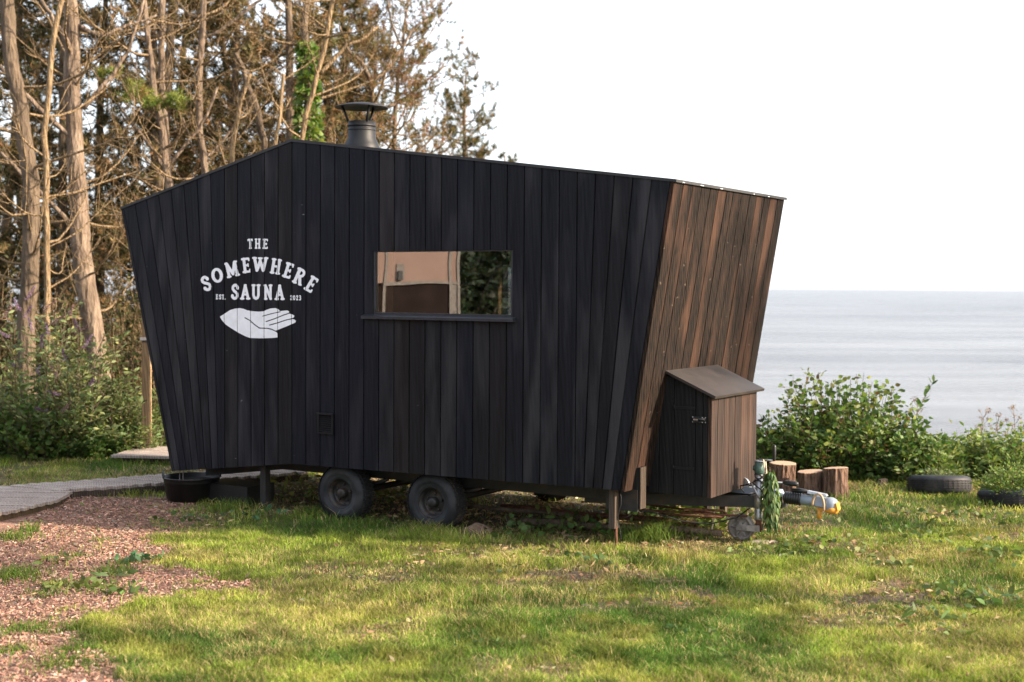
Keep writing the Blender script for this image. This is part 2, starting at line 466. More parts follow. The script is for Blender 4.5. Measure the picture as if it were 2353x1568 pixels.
gc = gc * (1 - cm[..., None]) + chip * (.7 + .6 * sn) * cm[..., None]
gmb = MB(); ny, nx = GX.shape
ii = (np.arange(ny - 1)[:, None] * nx + np.arange(nx - 1)[None, :]).ravel()
gmb.add(np.stack([GX, GY, GZ], -1).reshape(-1, 3), np.stack([ii, ii + 1, ii + nx + 1, ii + nx], 1), gc.reshape(-1, 3), True)
tag(gmb.build('ground', M['ground'], None, True), 'worn grassy clifftop ground with bare earth and woodchip patches', None, None, 'structure')
smb = MB()
smb.add([(-90000, -200, -20), (90000, -200, -20), (90000, 90000, -20), (-90000, 90000, -20)], [(0, 1, 2, 3)])
tag(smb.build('sea', M['sea']), 'pale grey sea reaching the hazy horizon', None, None, 'structure')

# ================================================================== the sauna trailer
T = empty('sauna_trailer', (P0[0], P0[1], 0), -YAW)
tag(T, 'black charred timber sauna cabin on a four-wheeled trailer standing on the lawn', 'trailer')
ZUP = np.array([0, 0, 1.0])
BL, KI, BR, TR, AP, TL = (-3.019, .283), (-1.555, .455), (1.786, .481), (2.185, 2.891), (-1.555, 3.373), (-3.689, 2.821)
WID = 2.42
def lineat(p, q, s): return p[1] + (q[1] - p[1]) * (s - p[0]) / (q[0] - p[0])
def isect(a, b, p, q):
    """line a-b with line p-q in the (s,z) plane"""
    a, b, p, q = map(np.asarray, (a, b, p, q)); r = b - a; d = q - p
    t = ((p[0] - a[0]) * d[1] - (p[1] - a[1]) * d[0]) / (r[0] * d[1] - r[1] * d[0]); return a + r * t
def board_mesh(q, N, jut=0.0, g=.0048):
    """q: bl, br, tr, tl 3-D corners of the covering face; N outward"""
    q = np.asarray(q, float); N = np.asarray(N, float)
    wb = (q[1] - q[0]) / np.linalg.norm(q[1] - q[0]); wt = (q[2] - q[3]) / np.linalg.norm(q[2] - q[3])
    def ring(ins, dep): return np.array([q[0] + wb * ins, q[1] - wb * ins, q[2] - wt * ins, q[3] + wt * ins]) + N * (dep + jut)
    m = MB(); m.loft([ring(.0002, -.030), ring(.0002, -.013), ring(g, -.013), ring(g, -.004), ring(g + .003, 0)]); return m
near_wall = empty('near_wall'); near_wall.parent = T
joints = []
for k in range(9):
    f = k / 8.0
    joints.append(((-3.063 + f * (-2.368 + 3.063), .45), (-3.71 + f * (-2.368 + 3.71), 2.9)))
for k in range(1, 24): joints.append(((-2.368 + .1626 * k,) * 1 + (.45,), (-2.368 + .1626 * k, 2.9)))
for k in range(1, 6):
    f = k / 5.0; joints.append(((1.372 + f * (1.781 - 1.372), .45), (1.372 + f * (2.1865 - 1.372), 2.9)))
WIN = (-.640, .775, 1.826, 2.378)
rb = random.Random(3)
for a, b in zip(joints[:-1], joints[1:]):
    mid = (a[1][0] + b[1][0]) / 2
    top = (TL, AP) if mid < -1.555 else (AP, TR); bot = (BL, KI) if mid < -1.555 else (KI, BR)
    A0, A1 = isect(*a, *bot), isect(*a, *top); B0, B1 = isect(*b, *bot), isect(*b, *top)
    pieces = []
    if A0[0] < WIN[1] and B0[0] > WIN[0] and -1 < mid < 1.2:
        s0, s1 = A0[0], B0[0]
        cut = max(WIN[0], s0), min(WIN[1], s1)
        zb, zt = WIN[2], WIN[3]
        pieces.append([[(s0, A0[1]), (s1, B0[1]), (s1, zb), (s0, zb)]]); pieces.append([[(s0, zt), (s1, zt), (s1, B1[1]), (s0, A1[1])]])
        if cut[0] > s0 + .005: pieces = [[pieces[0][0], pieces[1][0], [(s0, zb), (cut[0], zb), (cut[0], zt), (s0, zt)]]]
        elif cut[1] < s1 - .005: pieces = [[pieces[0][0], pieces[1][0], [(cut[1], zb), (s1, zb), (s1, zt), (cut[1], zt)]]]
    else: pieces.append([[A0, B0, B1, A1]])
    for pc in pieces:
        jut = rb.uniform(-.0005, .0015); m = MB()
        for q in pc:
            x = board_mesh([(p[0], 0, p[1]) for p in q], (0, -1, 0), jut)
            for v, f, s_, c in zip(x.v, x.f, x.smooth, x.c): pass
            n0 = m.n
            for v, f, s_, c in zip(x.v, x.f, x.smooth, x.c):
                m.v.append(v); m.f.append(f + n0); m.smooth.append(s_); m.c.append(c)
            m.n += x.n
        m.build('board', M['char'], near_wall)
front_wall = empty('front_wall'); front_wall.parent = T
fd = np.array([TR[0] - BR[0], TR[1] - BR[1]]); fd /= np.linalg.norm(fd); FNs = np.array([fd[1], 0, -fd[0]])
w = -.004; NB = 14; fr = random.Random(5)
cuts = [0] + sorted([(k + fr.uniform(-.12, .12)) / NB for k in range(1, NB)]) + [1]
for k in range(NB):
    w0, w1 = -.004 + cuts[k] * (WID + .008), -.004 + cuts[k + 1] * (WID + .008)
    q = [(BR[0], w0, BR[1] - .004), (BR[0], w1, BR[1] - .004), (TR[0], w1, TR[1]), (TR[0], w0, TR[1])]
    board_mesh(np.array(q) + FNs * .031, FNs, fr.uniform(-.001, .002)).build('board', M['front'], front_wall)
# rear wall, far wall, floor and roof
def slab(name, poly, w0, w1, mat, parent=T):
    m = MB()
    for p in poly: m.prism([(s, w0, z) for s, z in p], (0, w1 - w0, 0))
    return m.build(name, mat, parent)
FW = (-.73, -.15, 1.55, 2.307)
def zbot(s): return lineat(BL, KI, s) if s < KI[0] else lineat(KI, BR, s)
def ztop(s): return lineat(TL, AP, s) if s < AP[0] else lineat(AP, TR, s)
def holed(o, i=0.0):
    s0, s1, z0, z1 = o
    return [[(BL[0], BL[1] + i), (KI[0], KI[1] + i), (s0, zbot(s0) + i), (s0, ztop(s0) - i), (AP[0], AP[1] - i), (TL[0], TL[1] - i)],
            [(s1, zbot(s1) + i), (BR[0] - i, BR[1] + i), (TR[0] - i, TR[1] - i), (s1, ztop(s1) - i)],
            [(s0, zbot(s0) + i), (s1, zbot(s1) + i), (s1, z0), (s0, z0)], [(s0, z1), (s1, z1), (s1, ztop(s1) - i), (s0, ztop(s0) - i)]]
slab('far_wall', holed(FW), 2.335, 2.418, M['char'])
slab('inner_lining', holed((WIN[0] - .0, WIN[1] + .0, WIN[2], WIN[3]), .03), .085, .105, M['lining'])
slab('inner_lining', holed(FW, .03), 2.315, 2.333, M['lining'])
def plank_slab(name, p, q, th, w0, w1, mat, parent=T):
    """slab between profile points p,q, thickness th to the left of p->q"""
    d = np.array([q[0] - p[0], q[1] - p[1]]); d /= np.linalg.norm(d); nn = np.array([-d[1], d[0]]) * th
    return slab(name, [[p, q, (q[0] + nn[0], q[1] + nn[1]), (p[0] + nn[0], p[1] + nn[1])]], w0, w1, mat, parent)
plank_slab('rear_wall', TL, BL, -.03, .0, WID, M['char'])
plank_slab('inner_lining', (TL[0] + .1, TL[1] - .05), (BL[0] + .1, BL[1] + .05), .02, .1, 2.32, M['lining'])
plank_slab('inner_lining', (BR[0] - .06, BR[1] + .05), (TR[0] - .06, TR[1] - .06), .02, .1, 2.32, M['lining'])
plank_slab('floor', (BL[0] + .03, BL[1]), (KI[0], KI[1]), .05, .031, 2.33, M['chassis'])
plank_slab('floor', (KI[0] + .001, KI[1]), (BR[0] - .02, BR[1]), .05, .031, 2.33, M['chassis'])
plank_slab('ceiling', (AP[0] - .02, AP[1] - .08), (TL[0] + .08, TL[1] - .06), .02, .1, 2.32, M['lining'])
plank_slab('ceiling', (TR[0] - .08, TR[1] - .08), (AP[0] - .02, AP[1] - .08), .02, .1, 2.32, M['lining'])
rf = slab('roof', [[(TL[0] - .035, TL[1] - .008), (AP[0], AP[1] + .001), (TR[0] + .05, TR[1] - .006), (TR[0] + .05, TR[1] + .016), (AP[0], AP[1] + .026), (TL[0] - .035, TL[1] + .016)]], -.009, WID + .01, M['roof'])
fl = random.Random(9)
for k in range(5):                                     # pale flashing clips along the front roof edge
    w_ = .12 + k * .45 + fl.uniform(-.16, .16); m = MB(); l_ = fl.uniform(.02, .07)
    m.box((TR[0] + .0505, w_, TR[1] - .003), (TR[0] + .0525, w_ + l_, TR[1] + .001)); m.build('edge_clip', M['white'], rf)
# window
win = empty('window'); win.parent = T
m = MB(); m.box((WIN[0], .026, WIN[2]), (WIN[1], .032, WIN[3])); m.build('pane', M['glass'], win)
m = MB(); e = .022
m.box((WIN[0], .006, WIN[2]), (WIN[0] + e * .6, .025, WIN[3])); m.box((WIN[1] - e * .6, .006, WIN[2]), (WIN[1], .025, WIN[3]))
m.box((WIN[0] + e * .6 + .0005, .006, WIN[3] - .006), (WIN[1] - e * .6 - .0005, .025, WIN[3])); m.box((WIN[0] + e * .6 + .0005, .005, WIN[2]), (WIN[1] - e * .6 - .0005, .025, WIN[2] + .022))
m.build('frame', M['frame'], win)
m = MB(); m.hexa([(WIN[0] - .10, -.045, WIN[2] - .035), (WIN[1] + .035, -.045, WIN[2] - .035), (WIN[1] + .035, .0, WIN[2] - .035), (WIN[0] - .10, .0, WIN[2] - .035),
                  (WIN[0] - .10, -.045, WIN[2] - .012), (WIN[1] + .035, -.045, WIN[2] - .012), (WIN[1] + .035, .004, WIN[2] + .003), (WIN[0] - .10, .004, WIN[2] + .003)])
m.build('sill', M['frame'], win)
m = MB(); m.box((WIN[0] - .03, .033, WIN[2] - .02), (WIN[0] - .001, .30, WIN[3])); m.box((WIN[1] + .001, .033, WIN[2] - .02), (WIN[1] + .03, .104, WIN[3]))
m.box((WIN[0], .033, WIN[2] - .025), (WIN[1], .13, WIN[2] - .001)); m.box((WIN[0], .033, WIN[3] + .001), (WIN[1], .13, WIN[3] + .025)); m.build('jamb', M['litboard'], win)
fwn = empty('far_window'); fwn.parent = T
m = MB(); m.box((FW[0] - .085, 2.25, FW[2]), (FW[0] - .012, 2.314, FW[3] + .03)); m.build('post', M['litboard'], fwn)
m = MB(); m.box((FW[0], 2.37, FW[2]), (FW[1], 2.376, FW[3])); m.build('pane', M['glass'], fwn)
m = MB()
for a_, b_ in (((FW[0] - .002, 2.316, FW[2]), (FW[0] + .004, 2.365, FW[3])), ((FW[1] - .03, 2.316, FW[2]), (FW[1], 2.365, FW[3])), ((FW[0], 2.316, FW[3] - .03), (FW[1], 2.364, FW[3])), ((FW[0], 2.316, FW[2]), (FW[1], 2.364, FW[2] + .03))): m.box(a_, b_)
m.build('frame', M['frame'], fwn)
bn = empty('bench'); bn.parent = T
for k in range(4):
    m = MB(); m.box((-2.6, 1.45 + k * .13, 1.27), (1.1, 1.56 + k * .13, 1.30)); m.build('slat', M['lining'], bn)
# vent
vt = empty('wall_vent'); vt.parent = T
m = MB(); x0, x1, z0, z1 = -1.243, -1.070, .752, .925
for a_, b_ in (((x0, -.018, z0), (x0 + .014, .0, z1)), ((x1 - .014, -.018, z0), (x1, .0, z1)), ((x0 + .014, -.017, z0), (x1 - .014, .0, z0 + .014)), ((x0 - .004, -.026, z1), (x1 + .004, .0, z1 + .016))): m.box(a_, b_)
m.build('vent_frame', M['ventblack'], vt)
for k in range(8):
    m = MB(); z = z0 + .022 + k * .0185
    m.hexa([(x0 + .014, -.016, z), (x1 - .014, -.016, z), (x1 - .014, -.002, z + .012), (x0 + .014, -.002, z + .012), (x0 + .014, -.016, z + .003), (x1 - .014, -.016, z + .003), (x1 - .014, -.002, z + .015), (x0 + .014, -.002, z + .015)])
    m.build('slat', M['ventblack'], vt)
# chimney
ch = empty('chimney'); ch.parent = T
CS, CW = -1.68, 1.2
m = MB(); m.lathe([(.19, 3.28), (.185, 3.42), (.165, 3.47), (.140, 3.52), (.137, 3.60)], (CS, CW, 0), (0, 0, 1), 32); m.build('flashing_cone', M['flue'], ch)
m = MB(); m.lathe([(.140, 3.595), (.142, 3.60), (.142, 3.612), (.135, 3.615), (.135, 3.635), (.142, 3.638), (.142, 3.65), (.134, 3.655), (.134, 3.685), (.125, 3.687), (.125, 3.60)], (CS, CW, 0), (0, 0, 1), 32); m.build('flue_collar', M['flue'], ch)
m = MB(); m.lathe([(.0, 3.875), (.06, 3.872), (.16, 3.855), (.258, 3.828), (.262, 3.818), (.256, 3.818), (.16, 3.842), (.0, 3.855)], (CS, CW, 0), (0, 0, 1), 36); m.build('rain_cap', M['flue'], ch)
for k in range(3):
    a = math.radians(-150 + 120 * k) ; ca, sa = math.cos(a), math.sin(a)
    m = MB(); m.tube([(CS + .118 * ca, CW + .118 * sa, 3.66), (CS + .19 * ca, CW + .19 * sa, 3.835)], .0125, 6); m.build('cap_strut', M['flue'], ch)

# ---------------------------------------------------------- painted sign
GL = {}
def _g(ch_, w_, strokes): GL[ch_] = (w_, strokes)
SR = .075
def ser(x, y, h=.12): return ([(x - h, y), (x + h, y)], SR * .85)
_g('T', .64, [([(.1, .91), (.54, .91)], .085), ([(.32, .9), (.32, .08)], .11), ser(.32, .07, .11), ([(.08, .9), (.08, .80)], .06), ([(.56, .9), (.56, .80)], .06)])
_g('H', .74, [([(.18, .92), (.18, .08)], .1), ([(.56, .92), (.56, .08)], .1), ([(.18, .5), (.56, .5)], .07), ser(.18, .93, .1), ser(.18, .07, .1), ser(.56, .93, .1), ser(.56, .07, .1)])
_g('E', .64, [([(.2, .92), (.2, .08)], .1), ([(.08, .92), (.52, .92)], .075), ([(.2, .5), (.44, .5)], .07), ([(.08, .08), (.52, .08)], .075), ([(.54, .92), (.54, .8)], .055), ([(.54, .08), (.54, .2)], .055), ([(.45, .58), (.45, .42)], .045)])
_g('S', .58, [([(.50, .74), (.46, .86), (.36, .93), (.24, .91), (.14, .82), (.13, .68), (.22, .57), (.36, .48), (.47, .37), (.48, .22), (.40, .11), (.27, .07), (.15, .12), (.10, .24)], .095), ([(.50, .74), (.5, .78)], .11), ([(.1, .24), (.1, .2)], .11)])
_a = np.linspace(0, 2 * math.pi, 33)
_g('O', .74, [([(.37 + .27 * math.cos(t), .5 + .41 * math.sin(t)) for t in _a], .09), ([(.37 + .24 * math.cos(t), .5 + .40 * math.sin(t)) for t in _a], .08)])
_g('0', .60, [([(.30 + .2 * math.cos(t), .5 + .40 * math.sin(t)) for t in _a], .1)])
_g('M', .92, [([(.18, .92), (.18, .08)], .095), ([(.74, .92), (.74, .08)], .095), ([(.2, .9), (.46, .2), (.72, .9)], .095), ser(.17, .07, .1), ser(.75, .07, .1), ser(.13, .93, .06), ser(.79, .93, .06)])
_g('W', .98, [([(.12, .92), (.29, .1), (.49, .72), (.69, .1), (.86, .92)], .098), ser(.12, .93, .1), ser(.86, .93, .1), ser(.49, .92, .1), ([(.49, .9), (.49, .7)], .09)])
_g('R', .68, [([(.19, .92), (.19, .08)], .1), ([(.1, .92), (.38, .92), (.5, .85), (.53, .73), (.49, .6), (.38, .53), (.2, .53)], .08), ([(.36, .5), (.54, .09)], .095), ser(.19, .07, .1), ser(.56, .07, .06)])
_g('A', .68, [([(.12, .08), (.34, .9), (.56, .08)], .095), ([(.2, .33), (.48, .33)], .06), ser(.12, .07, .1), ser(.56, .07, .1), ([(.3, .93), (.38, .93)], .07)])
_g('U', .72, [([(.17, .92), (.17, .3), (.23, .14), (.36, .08), (.49, .14), (.55, .3), (.55, .92)], .095), ser(.17, .93, .1), ser(.55, .93, .1)])
_g('N', .72, [([(.17, .92), (.17, .08)], .09), ([(.55, .92), (.55, .08)], .09), ([(.17, .9), (.55, .1)], .1), ser(.17, .07, .09), ser(.55, .93, .09), ser(.13, .93, .07), ([(.55, .08), (.6, .07)], .07)])
_g('.', .3, [([(.15, .09), (.15, .1)], .11)])
_g('2', .56, [([(.12, .72), (.17, .87), (.3, .92), (.42, .85), (.44, .70), (.35, .52), (.13, .1), (.48, .1)], .1)])
_g('3', .56, [([(.12, .86), (.24, .92), (.38, .88), (.43, .73), (.36, .58), (.24, .53), (.38, .48), (.46, .32), (.4, .14), (.26, .07), (.12, .14)], .1)])
def seg_d(X, Y, pts):
    d = np.full(X.shape, 1e9)
    for (ax, ay), (bx, by) in zip(pts[:-1], pts[1:]):
        dx, dy = bx - ax, by - ay; L = dx * dx + dy * dy + 1e-12
        t = np.clip(((X - ax) * dx + (Y - ay) * dy) / L, 0, 1)
        d = np.minimum(d, np.hypot(X - ax - t * dx, Y - ay - t * dy))
    return d
ZS = 4.9
def zpx(zx, zy): return (440 + np.asarray(zx, float) / ZS) * .9412, (540 + np.asarray(zy, float) / ZS) * .9412
jset = np.array([(-2.368 + .1626 * k) for k in range(-1, 14)])
def paint(name, fld, x0, x1, y0, y1, st, parent):
    """flat painted shape: fld(zx,zy) < 0 inside; meshed by marching squares, laid 3 mm proud of the boards"""
    xs = np.arange(x0, x1 + st, st); ys = np.arange(y0, y1 + st, st); X, Y = np.meshgrid(xs, ys)
    D = fld(X, Y) + 1.6 * (fbm(X * .05, Y * .05, 3) - .5)
    s_, z_ = side_sz(*zpx(X, Y))
    dj = np.min(np.abs(s_[..., None] - jset), -1)
    D = np.maximum(D, (.0027 - dj) * 1300)
    V = []; F = []
    ny_, nx_ = D.shape
    ins = D < 0
    cand = np.argwhere(ins[:-1, :-1] | ins[1:, :-1] | ins[:-1, 1:] | ins[1:, 1:])
    for j, i in cand:
        cs = ((j, i), (j, i + 1), (j + 1, i + 1), (j + 1, i)); poly = []
        for q in range(4):
            a_, b_ = cs[q], cs[(q + 1) % 4]; da, db = D[a_], D[b_]
            if da < 0: poly.append((s_[a_], z_[a_]))
            if (da < 0) != (db < 0):
                t = da / (da - db); poly.append((s_[a_] + t * (s_[b_] - s_[a_]), z_[a_] + t * (z_[b_] - z_[a_])))
        if len(poly) >= 3:
            F.append(list(range(len(V), len(V) + len(poly)))); V += [(p[0], -.0042, p[1]) for p in poly]
    me = bpy.data.meshes.new(name); me.from_pydata(V, [], F); me.materials.append(M['white'])
    o = bpy.data.objects.new(name, me); COL.objects.link(o); o.parent = parent; return o
sign = empty('painted_sign'); sign.parent = T
sign['label'] = 'white painted lettering reading THE SOMEWHERE SAUNA EST. 2023 over an open hand'
def letter(chr_, cx, cy, h, rot=0.0, wf=1.0):
    gw, strokes = GL[chr_]; a = math.radians(rot); ca, sa = math.cos(a), math.sin(a)
    def fld(X, Y):
        dx, dy = X - cx, -(Y - cy)
        lx = (dx * ca + dy * sa) / h / wf + gw / 2; ly = (-dx * sa + dy * ca) / h + .5
        d = np.full(X.shape, 1e9)
        for pts, r in strokes: d = np.minimum(d, seg_d(lx, ly, pts) - r)
        return d * h
    R = h * .75
    paint('letter', fld, cx - R, cx + R, cy - R, cy + R, 3.2 if h > 100 else 2.0, sign)
WF = {0: dict(S=.95, O=1.08, M=.95, E=.93, W=1.04, H=.95, R=.98), 1: dict(S=.82, A=.88, U=.84, N=.84), 2: dict(T=.85, H=.82, E=.88)}
for c_, x_, y_, h_, r_ in [('T', 841, 273, 122, 2), ('H', 930, 271, 122, 0), ('E', 1022, 274, 122, -2),
        ('S', 312, 748, 182, 24), ('O', 445, 650, 178, 10), ('M', 622, 578, 188, 13), ('E', 793, 530, 184, 7), ('W', 960, 520, 178, -1), ('H', 1148, 543, 186, -9), ('E', 1297, 592, 188, -18), ('R', 1430, 664, 198, -24), ('E', 1573, 757, 196, -31),
        ('S', 657, 847, 186, 0), ('A', 781, 848, 186, 0), ('U', 910, 849, 186, 0), ('N', 1054, 851, 186, 0), ('A', 1193, 853, 186, 0),
        ('E', 444, 907, 60, 0), ('S', 481, 908, 60, 0), ('T', 516, 909, 60, 0), ('.', 541, 910, 60, 0), ('2', 1331, 917, 60, 0), ('0', 1366, 918, 60, 0), ('2', 1402, 918, 60, 0), ('3', 1437, 919, 60, 0)]:
    letter(c_, x_, y_, h_, r_, WF[h_ > 100 and (y_ > 800) or (h_ < 150 and 2) or 0].get(c_, .9) if h_ > 100 else .8)
HAND = [(478, 1145), (540, 1105), (600, 1066), (660, 1048), (720, 1042), (765, 1052), (805, 1069), (870, 1079), (940, 1085), (1000, 1080), (1040, 1062), (1085, 1046), (1140, 1042), (1175, 1054), (1197, 1078), (1250, 1072), (1290, 1070), (1308, 1085), (1300, 1106), (1340, 1115), (1368, 1130), (1365, 1150), (1335, 1170), (1370, 1178), (1389, 1197), (1380, 1215), (1300, 1250), (1145, 1312), (1168, 1350), (1173, 1392), (1100, 1400), (960, 1403), (840, 1399), (790, 1382), (700, 1336), (620, 1287), (550, 1240), (505, 1190)]
HC = [([(990, 1138), (1110, 1105), (1200, 1086)], 5), ([(1030, 1203), (1130, 1170), (1240, 1125), (1312, 1102)], 6), ([(1072, 1245), (1180, 1215), (1260, 1187), (1350, 1166)], 6), ([(778, 1157), (830, 1185), (900, 1245), (950, 1280), (1050, 1284), (1100, 1296), (1152, 1322)], 6)]
def hand_f(X, Y):
    P = HAND + [HAND[0]]; d = seg_d(X, Y, P); ins = np.zeros(X.shape, bool)
    for (ax, ay), (bx, by) in zip(P[:-1], P[1:]):
        c_ = ((ay > Y) != (by > Y)) & (X < (bx - ax) * (Y - ay) / ((by - ay) + 1e-9) + ax); ins ^= c_
    f = np.where(ins, -d, d)
    for pts, r in HC: f = np.maximum(f, r - seg_d(X, Y, pts))
    return f
paint('hand_emblem', hand_f, 465, 1400, 1030, 1412, 4.0, sign)
# ---------------------------------------------------------- running gear
def wheel(s, w, out, flat=.0):
    """out: -1 outer face towards the near side, +1 towards the far side"""
    wh = empty('wheel', (s, w, .212)); wh.parent = T
    R = .262; hw = .098
    ax = (0, out, 0)
    m = MB(); prof = [(.128, -hw * .55), (.15, -hw * .92), (.19, -hw), (.225, -hw * .93), (.246, -hw * .72), (R - .004, -hw * .5)]
    prof2 = [(.128, hw * .60), (.136, hw * .86), (.152, hw * .97), (.168, hw * .95), (.172, hw * 1.0), (.195, hw * 1.04), (.222, hw * .95), (.243, hw * .78), (.251, hw * .70)]
    full = prof + [(R, -hw * .3), (R, hw * .3), (R - .004, hw * .5)] + prof2[::-1]
    m.lathe(full, (0, 0, 0), ax, 48); m.build('tyre', M['rubber'], wh)
    m = MB()
    for k in range(44):
        a = 2 * math.pi * k / 44
        for t0, t1, da in ((-.062, -.005, .0), (.005, .062, .07), (.064, .082, .0)):
            c, s_ = math.cos(a + da), math.sin(a + da); r0 = R - .003; r1 = R + (.008 if t1 < .07 else -.006)
            d = .05
            pts = []
            for rr in (r0, r1):
                for aa, tt in ((a + da - d, t0), (a + da + d, t0), (a + da + d, t1), (a + da - d, t1)): pts.append((math.cos(aa) * rr, out * tt, math.sin(aa) * rr))
            m.hexa(pts)
    m.build('tread_blocks', M['tread'], wh)['kind'] = 'stuff'
    m = MB(); m.lathe([(.131, hw * .45), (.131, hw * .86), (.138, hw * .9), (.137, hw * .78), (.122, hw * .74), (.114, hw * .35), (.105, hw * .22), (.07, hw * .3), (.0, hw * .32)], (0, 0, 0), ax, 40); m.build('rim', M['rim'], wh)
    m = MB(); m.lathe([(.046, hw * .25), (.044, hw * .75), (.040, hw * .86), (.030, hw * .92), (.0, hw * .93)], (0, 0, 0), ax, 20); m.build('hub_cap', M['rim'], wh)
    for k in range(5):
        a = 2 * math.pi * (k + .2) / 5; m = MB(); m.lathe([(.013, hw * .25), (.013, hw * .48), (.008, hw * .52), (.0, hw * .52)], (.075 * math.cos(a), 0, .075 * math.sin(a)), ax, 6, False, False); m.build('wheel_nut', M['rim'], wh)
    m = MB()
    for k in range(10):
        a = 2 * math.pi * (k + .5) / 10; m.lathe([(.012, hw * .235), (.0, hw * .24)], (.098 * math.cos(a), 0, .098 * math.sin(a)), ax, 8)
    m.build('vent_holes', M['cord'], wh)
    return wh
for s_ in (-1.075, -.085): wheel(s_, .185, -1)
for s_ in (-1.075, -.085): wheel(s_, 2.235, 1)
m = MB()
for s_ in (-1.075, -.085): m.tube([(s_, .25, .2), (s_, 2.17, .2)], .03, 8)
m.build('axle', M['chassis'], T)
fr_ = empty('chassis'); fr_.parent = T
for w_ in (.36, 2.0):
    m = MB(); m.box((-2.0, w_, .335), (1.77, w_ + .06, .452)); m.build('rail', M['chassis'], fr_)
for s_ in (-1.98, -.6, .6, 1.6):
    m = MB(); m.box((s_, .423, .35), (s_ + .06, 1.998, .44)); m.build('cross_member', M['chassis'], fr_)
m = MB(); m.hexa([(-2.95, .36, .20), (-2.0, .36, .33), (-2.0, .42, .33), (-2.95, .42, .20), (-2.95, .36, .29), (-2.0, .36, .40), (-2.0, .42, .40), (-2.95, .42, .29)]); m.build('rail', M['chassis'], fr_)
for s_ in (-1.075, -.085):                            # leaf springs
    m = MB(); a = np.linspace(-1, 1, 9); m.tube(np.stack([s_ + a * .36, np.full(9, .33), .27 + .07 * a * a], 1), .018, 5); m.build('leaf_spring', M['chassis'], fr_)
# prop legs
def prop(s, w, zt, zb, tx=.075, ty=.06, mat='prop', name='prop_leg', lean=0.0):
    m = MB(); m.hexa([(s + lean, w, zb), (s + tx + lean, w, zb), (s + tx + lean, w + ty, zb), (s + lean, w + ty, zb), (s, w, zt), (s + tx, w, zt), (s + tx, w + ty, zt), (s, w + ty, zt)])
    return m.build(name, M[mat], T)
prop(1.650, .06, .476, .16, .052, .07)
m = MB(); m.tube([(1.70, .09, .17), (1.705, .09, .0), (1.70, .09, -.05)], .011, 6); m.build('leg_spike', M['rust'], T)
prop(-2.02, .10, .40, -.02, .065, .07, 'chassis')
prop(1.62, 1.95, .46, -.02, .07, .07); prop(-1.9, 2.1, .42, -.02, .07, .07); prop(1.95, 1.62, .3, -.04, .05, .05)
m = MB(); m.box((1.58, .14, .30), (1.86, .17, .471)); m.build('bearer_plate', M['chassis'], T)  # dark steel colour stands for the shade on the plate's side
m = MB(); m.box((1.70, .152, .325), (1.876, .248, .65)); m.build('front_strut', M['lockside'], T)  # strut body in dark board: its shaded side is put into the colour
m = MB(); m.box((1.8765, .15, .32), (1.884, .25, .652)); m.build('front_strut', M['prop'], T)  # thin paler facing: sunlight on the strut's front put into the colour

# ---------------------------------------------------------- locker on the drawbar
LK = empty('locker'); LK.parent = T
LW0, LW1, LS1, LZ0 = .45, 1.43, 2.355, .415
def roof_z(s): return 1.395 - (s - 1.965) * .437
lj = [1.775, 1.90, 2.03, 2.218, 2.28, 2.323]
for a, b in zip(lj[:-1], lj[1:]):
    board_mesh([(a, LW0, LZ0), (b, LW0, LZ0), (b, LW0, roof_z(max(b, 1.955)) - .012), (a, LW0, roof_z(max(a, 1.955)) - .012)], (0, -1, 0), .0, .0025).build('board', M['lockside'], LK)
lr = random.Random(2); cuts = [0, .13, .27, .37, .50, .64, .82, 1]
for k in range(7):
    w0, w1 = LW0 + cuts[k] * (LW1 - LW0), LW0 + cuts[k + 1] * (LW1 - LW0)
    board_mesh([(LS1, w0, LZ0 - .004), (LS1, w1, LZ0 - .004), (LS1, w1, roof_z(LS1) - .01), (LS1, w0, roof_z(LS1) - .01)], (1, 0, 0), lr.uniform(-.001, .001), .0025).build('board', M['lockfront'], LK)
m = MB(); m.prism([(1.80, LW1, LZ0), (LS1 - .031, LW1, LZ0), (LS1 - .031, LW1, roof_z(LS1) - .02), (1.95, LW1, 1.38)], (0, -.03, 0)); m.build('side_panel', M['lockside'], LK)
m = MB(); m.box((1.80, LW0 + .031, LZ0 + .002), (LS1 - .032, LW1 - .031, LZ0 + .03)); m.build('floor_panel', M['lockside'], LK)
m = MB(); m.prism([(1.945, LW0 - .045, roof_z(1.945)), (LS1 + .045, LW0 - .045, roof_z(LS1 + .045)), (LS1 + .052, LW0 - .045, roof_z(LS1 + .045) + .020), (1.945, LW0 - .045, roof_z(1.945) + .022)], (0, LW1 - LW0 + .09, 0)); m.build('locker_roof', M['roofbox'], LK)
for z in (.622, 1.108):
    m = MB(); m.box((2.035, LW0 - .006, z), (2.215, LW0 - .001, z + .022)); m.tube([(2.033, LW0 - .008, z - .006), (2.033, LW0 - .008, z + .03)], .006, 6); m.build('strap_hinge', M['ventblack'], LK)
bl = MB(); bl.box((2.19, LW0 - .008, 1.005), (2.312, LW0 - .001, 1.055)); bl.tube([(2.195, LW0 - .018, 1.035), (2.305, LW0 - .018, 1.035)], .010, 8); bl.box((2.205, LW0 - .03, 1.015), (2.255, LW0 - .009, 1.048)); bl.build('bolt_latch', M['black'], LK)
m = MB()
for x, z in ((2.196, 1.049), (2.196, 1.011), (2.278, 1.049), (2.305, 1.049), (2.305, 1.011), (2.278, 1.011)): m.lathe([(.0045, 0), (.003, .003), (0, .0035)], (x, LW0 - .008, z), (0, -1, 0), 8)
for k in range(4): m.box((2.213 + k * .0095, LW0 - .0315, 1.027), (2.219 + k * .0095, LW0 - .0302, 1.038))
m.build('latch_screws', M['steel'], LK)['kind'] = 'stuff'

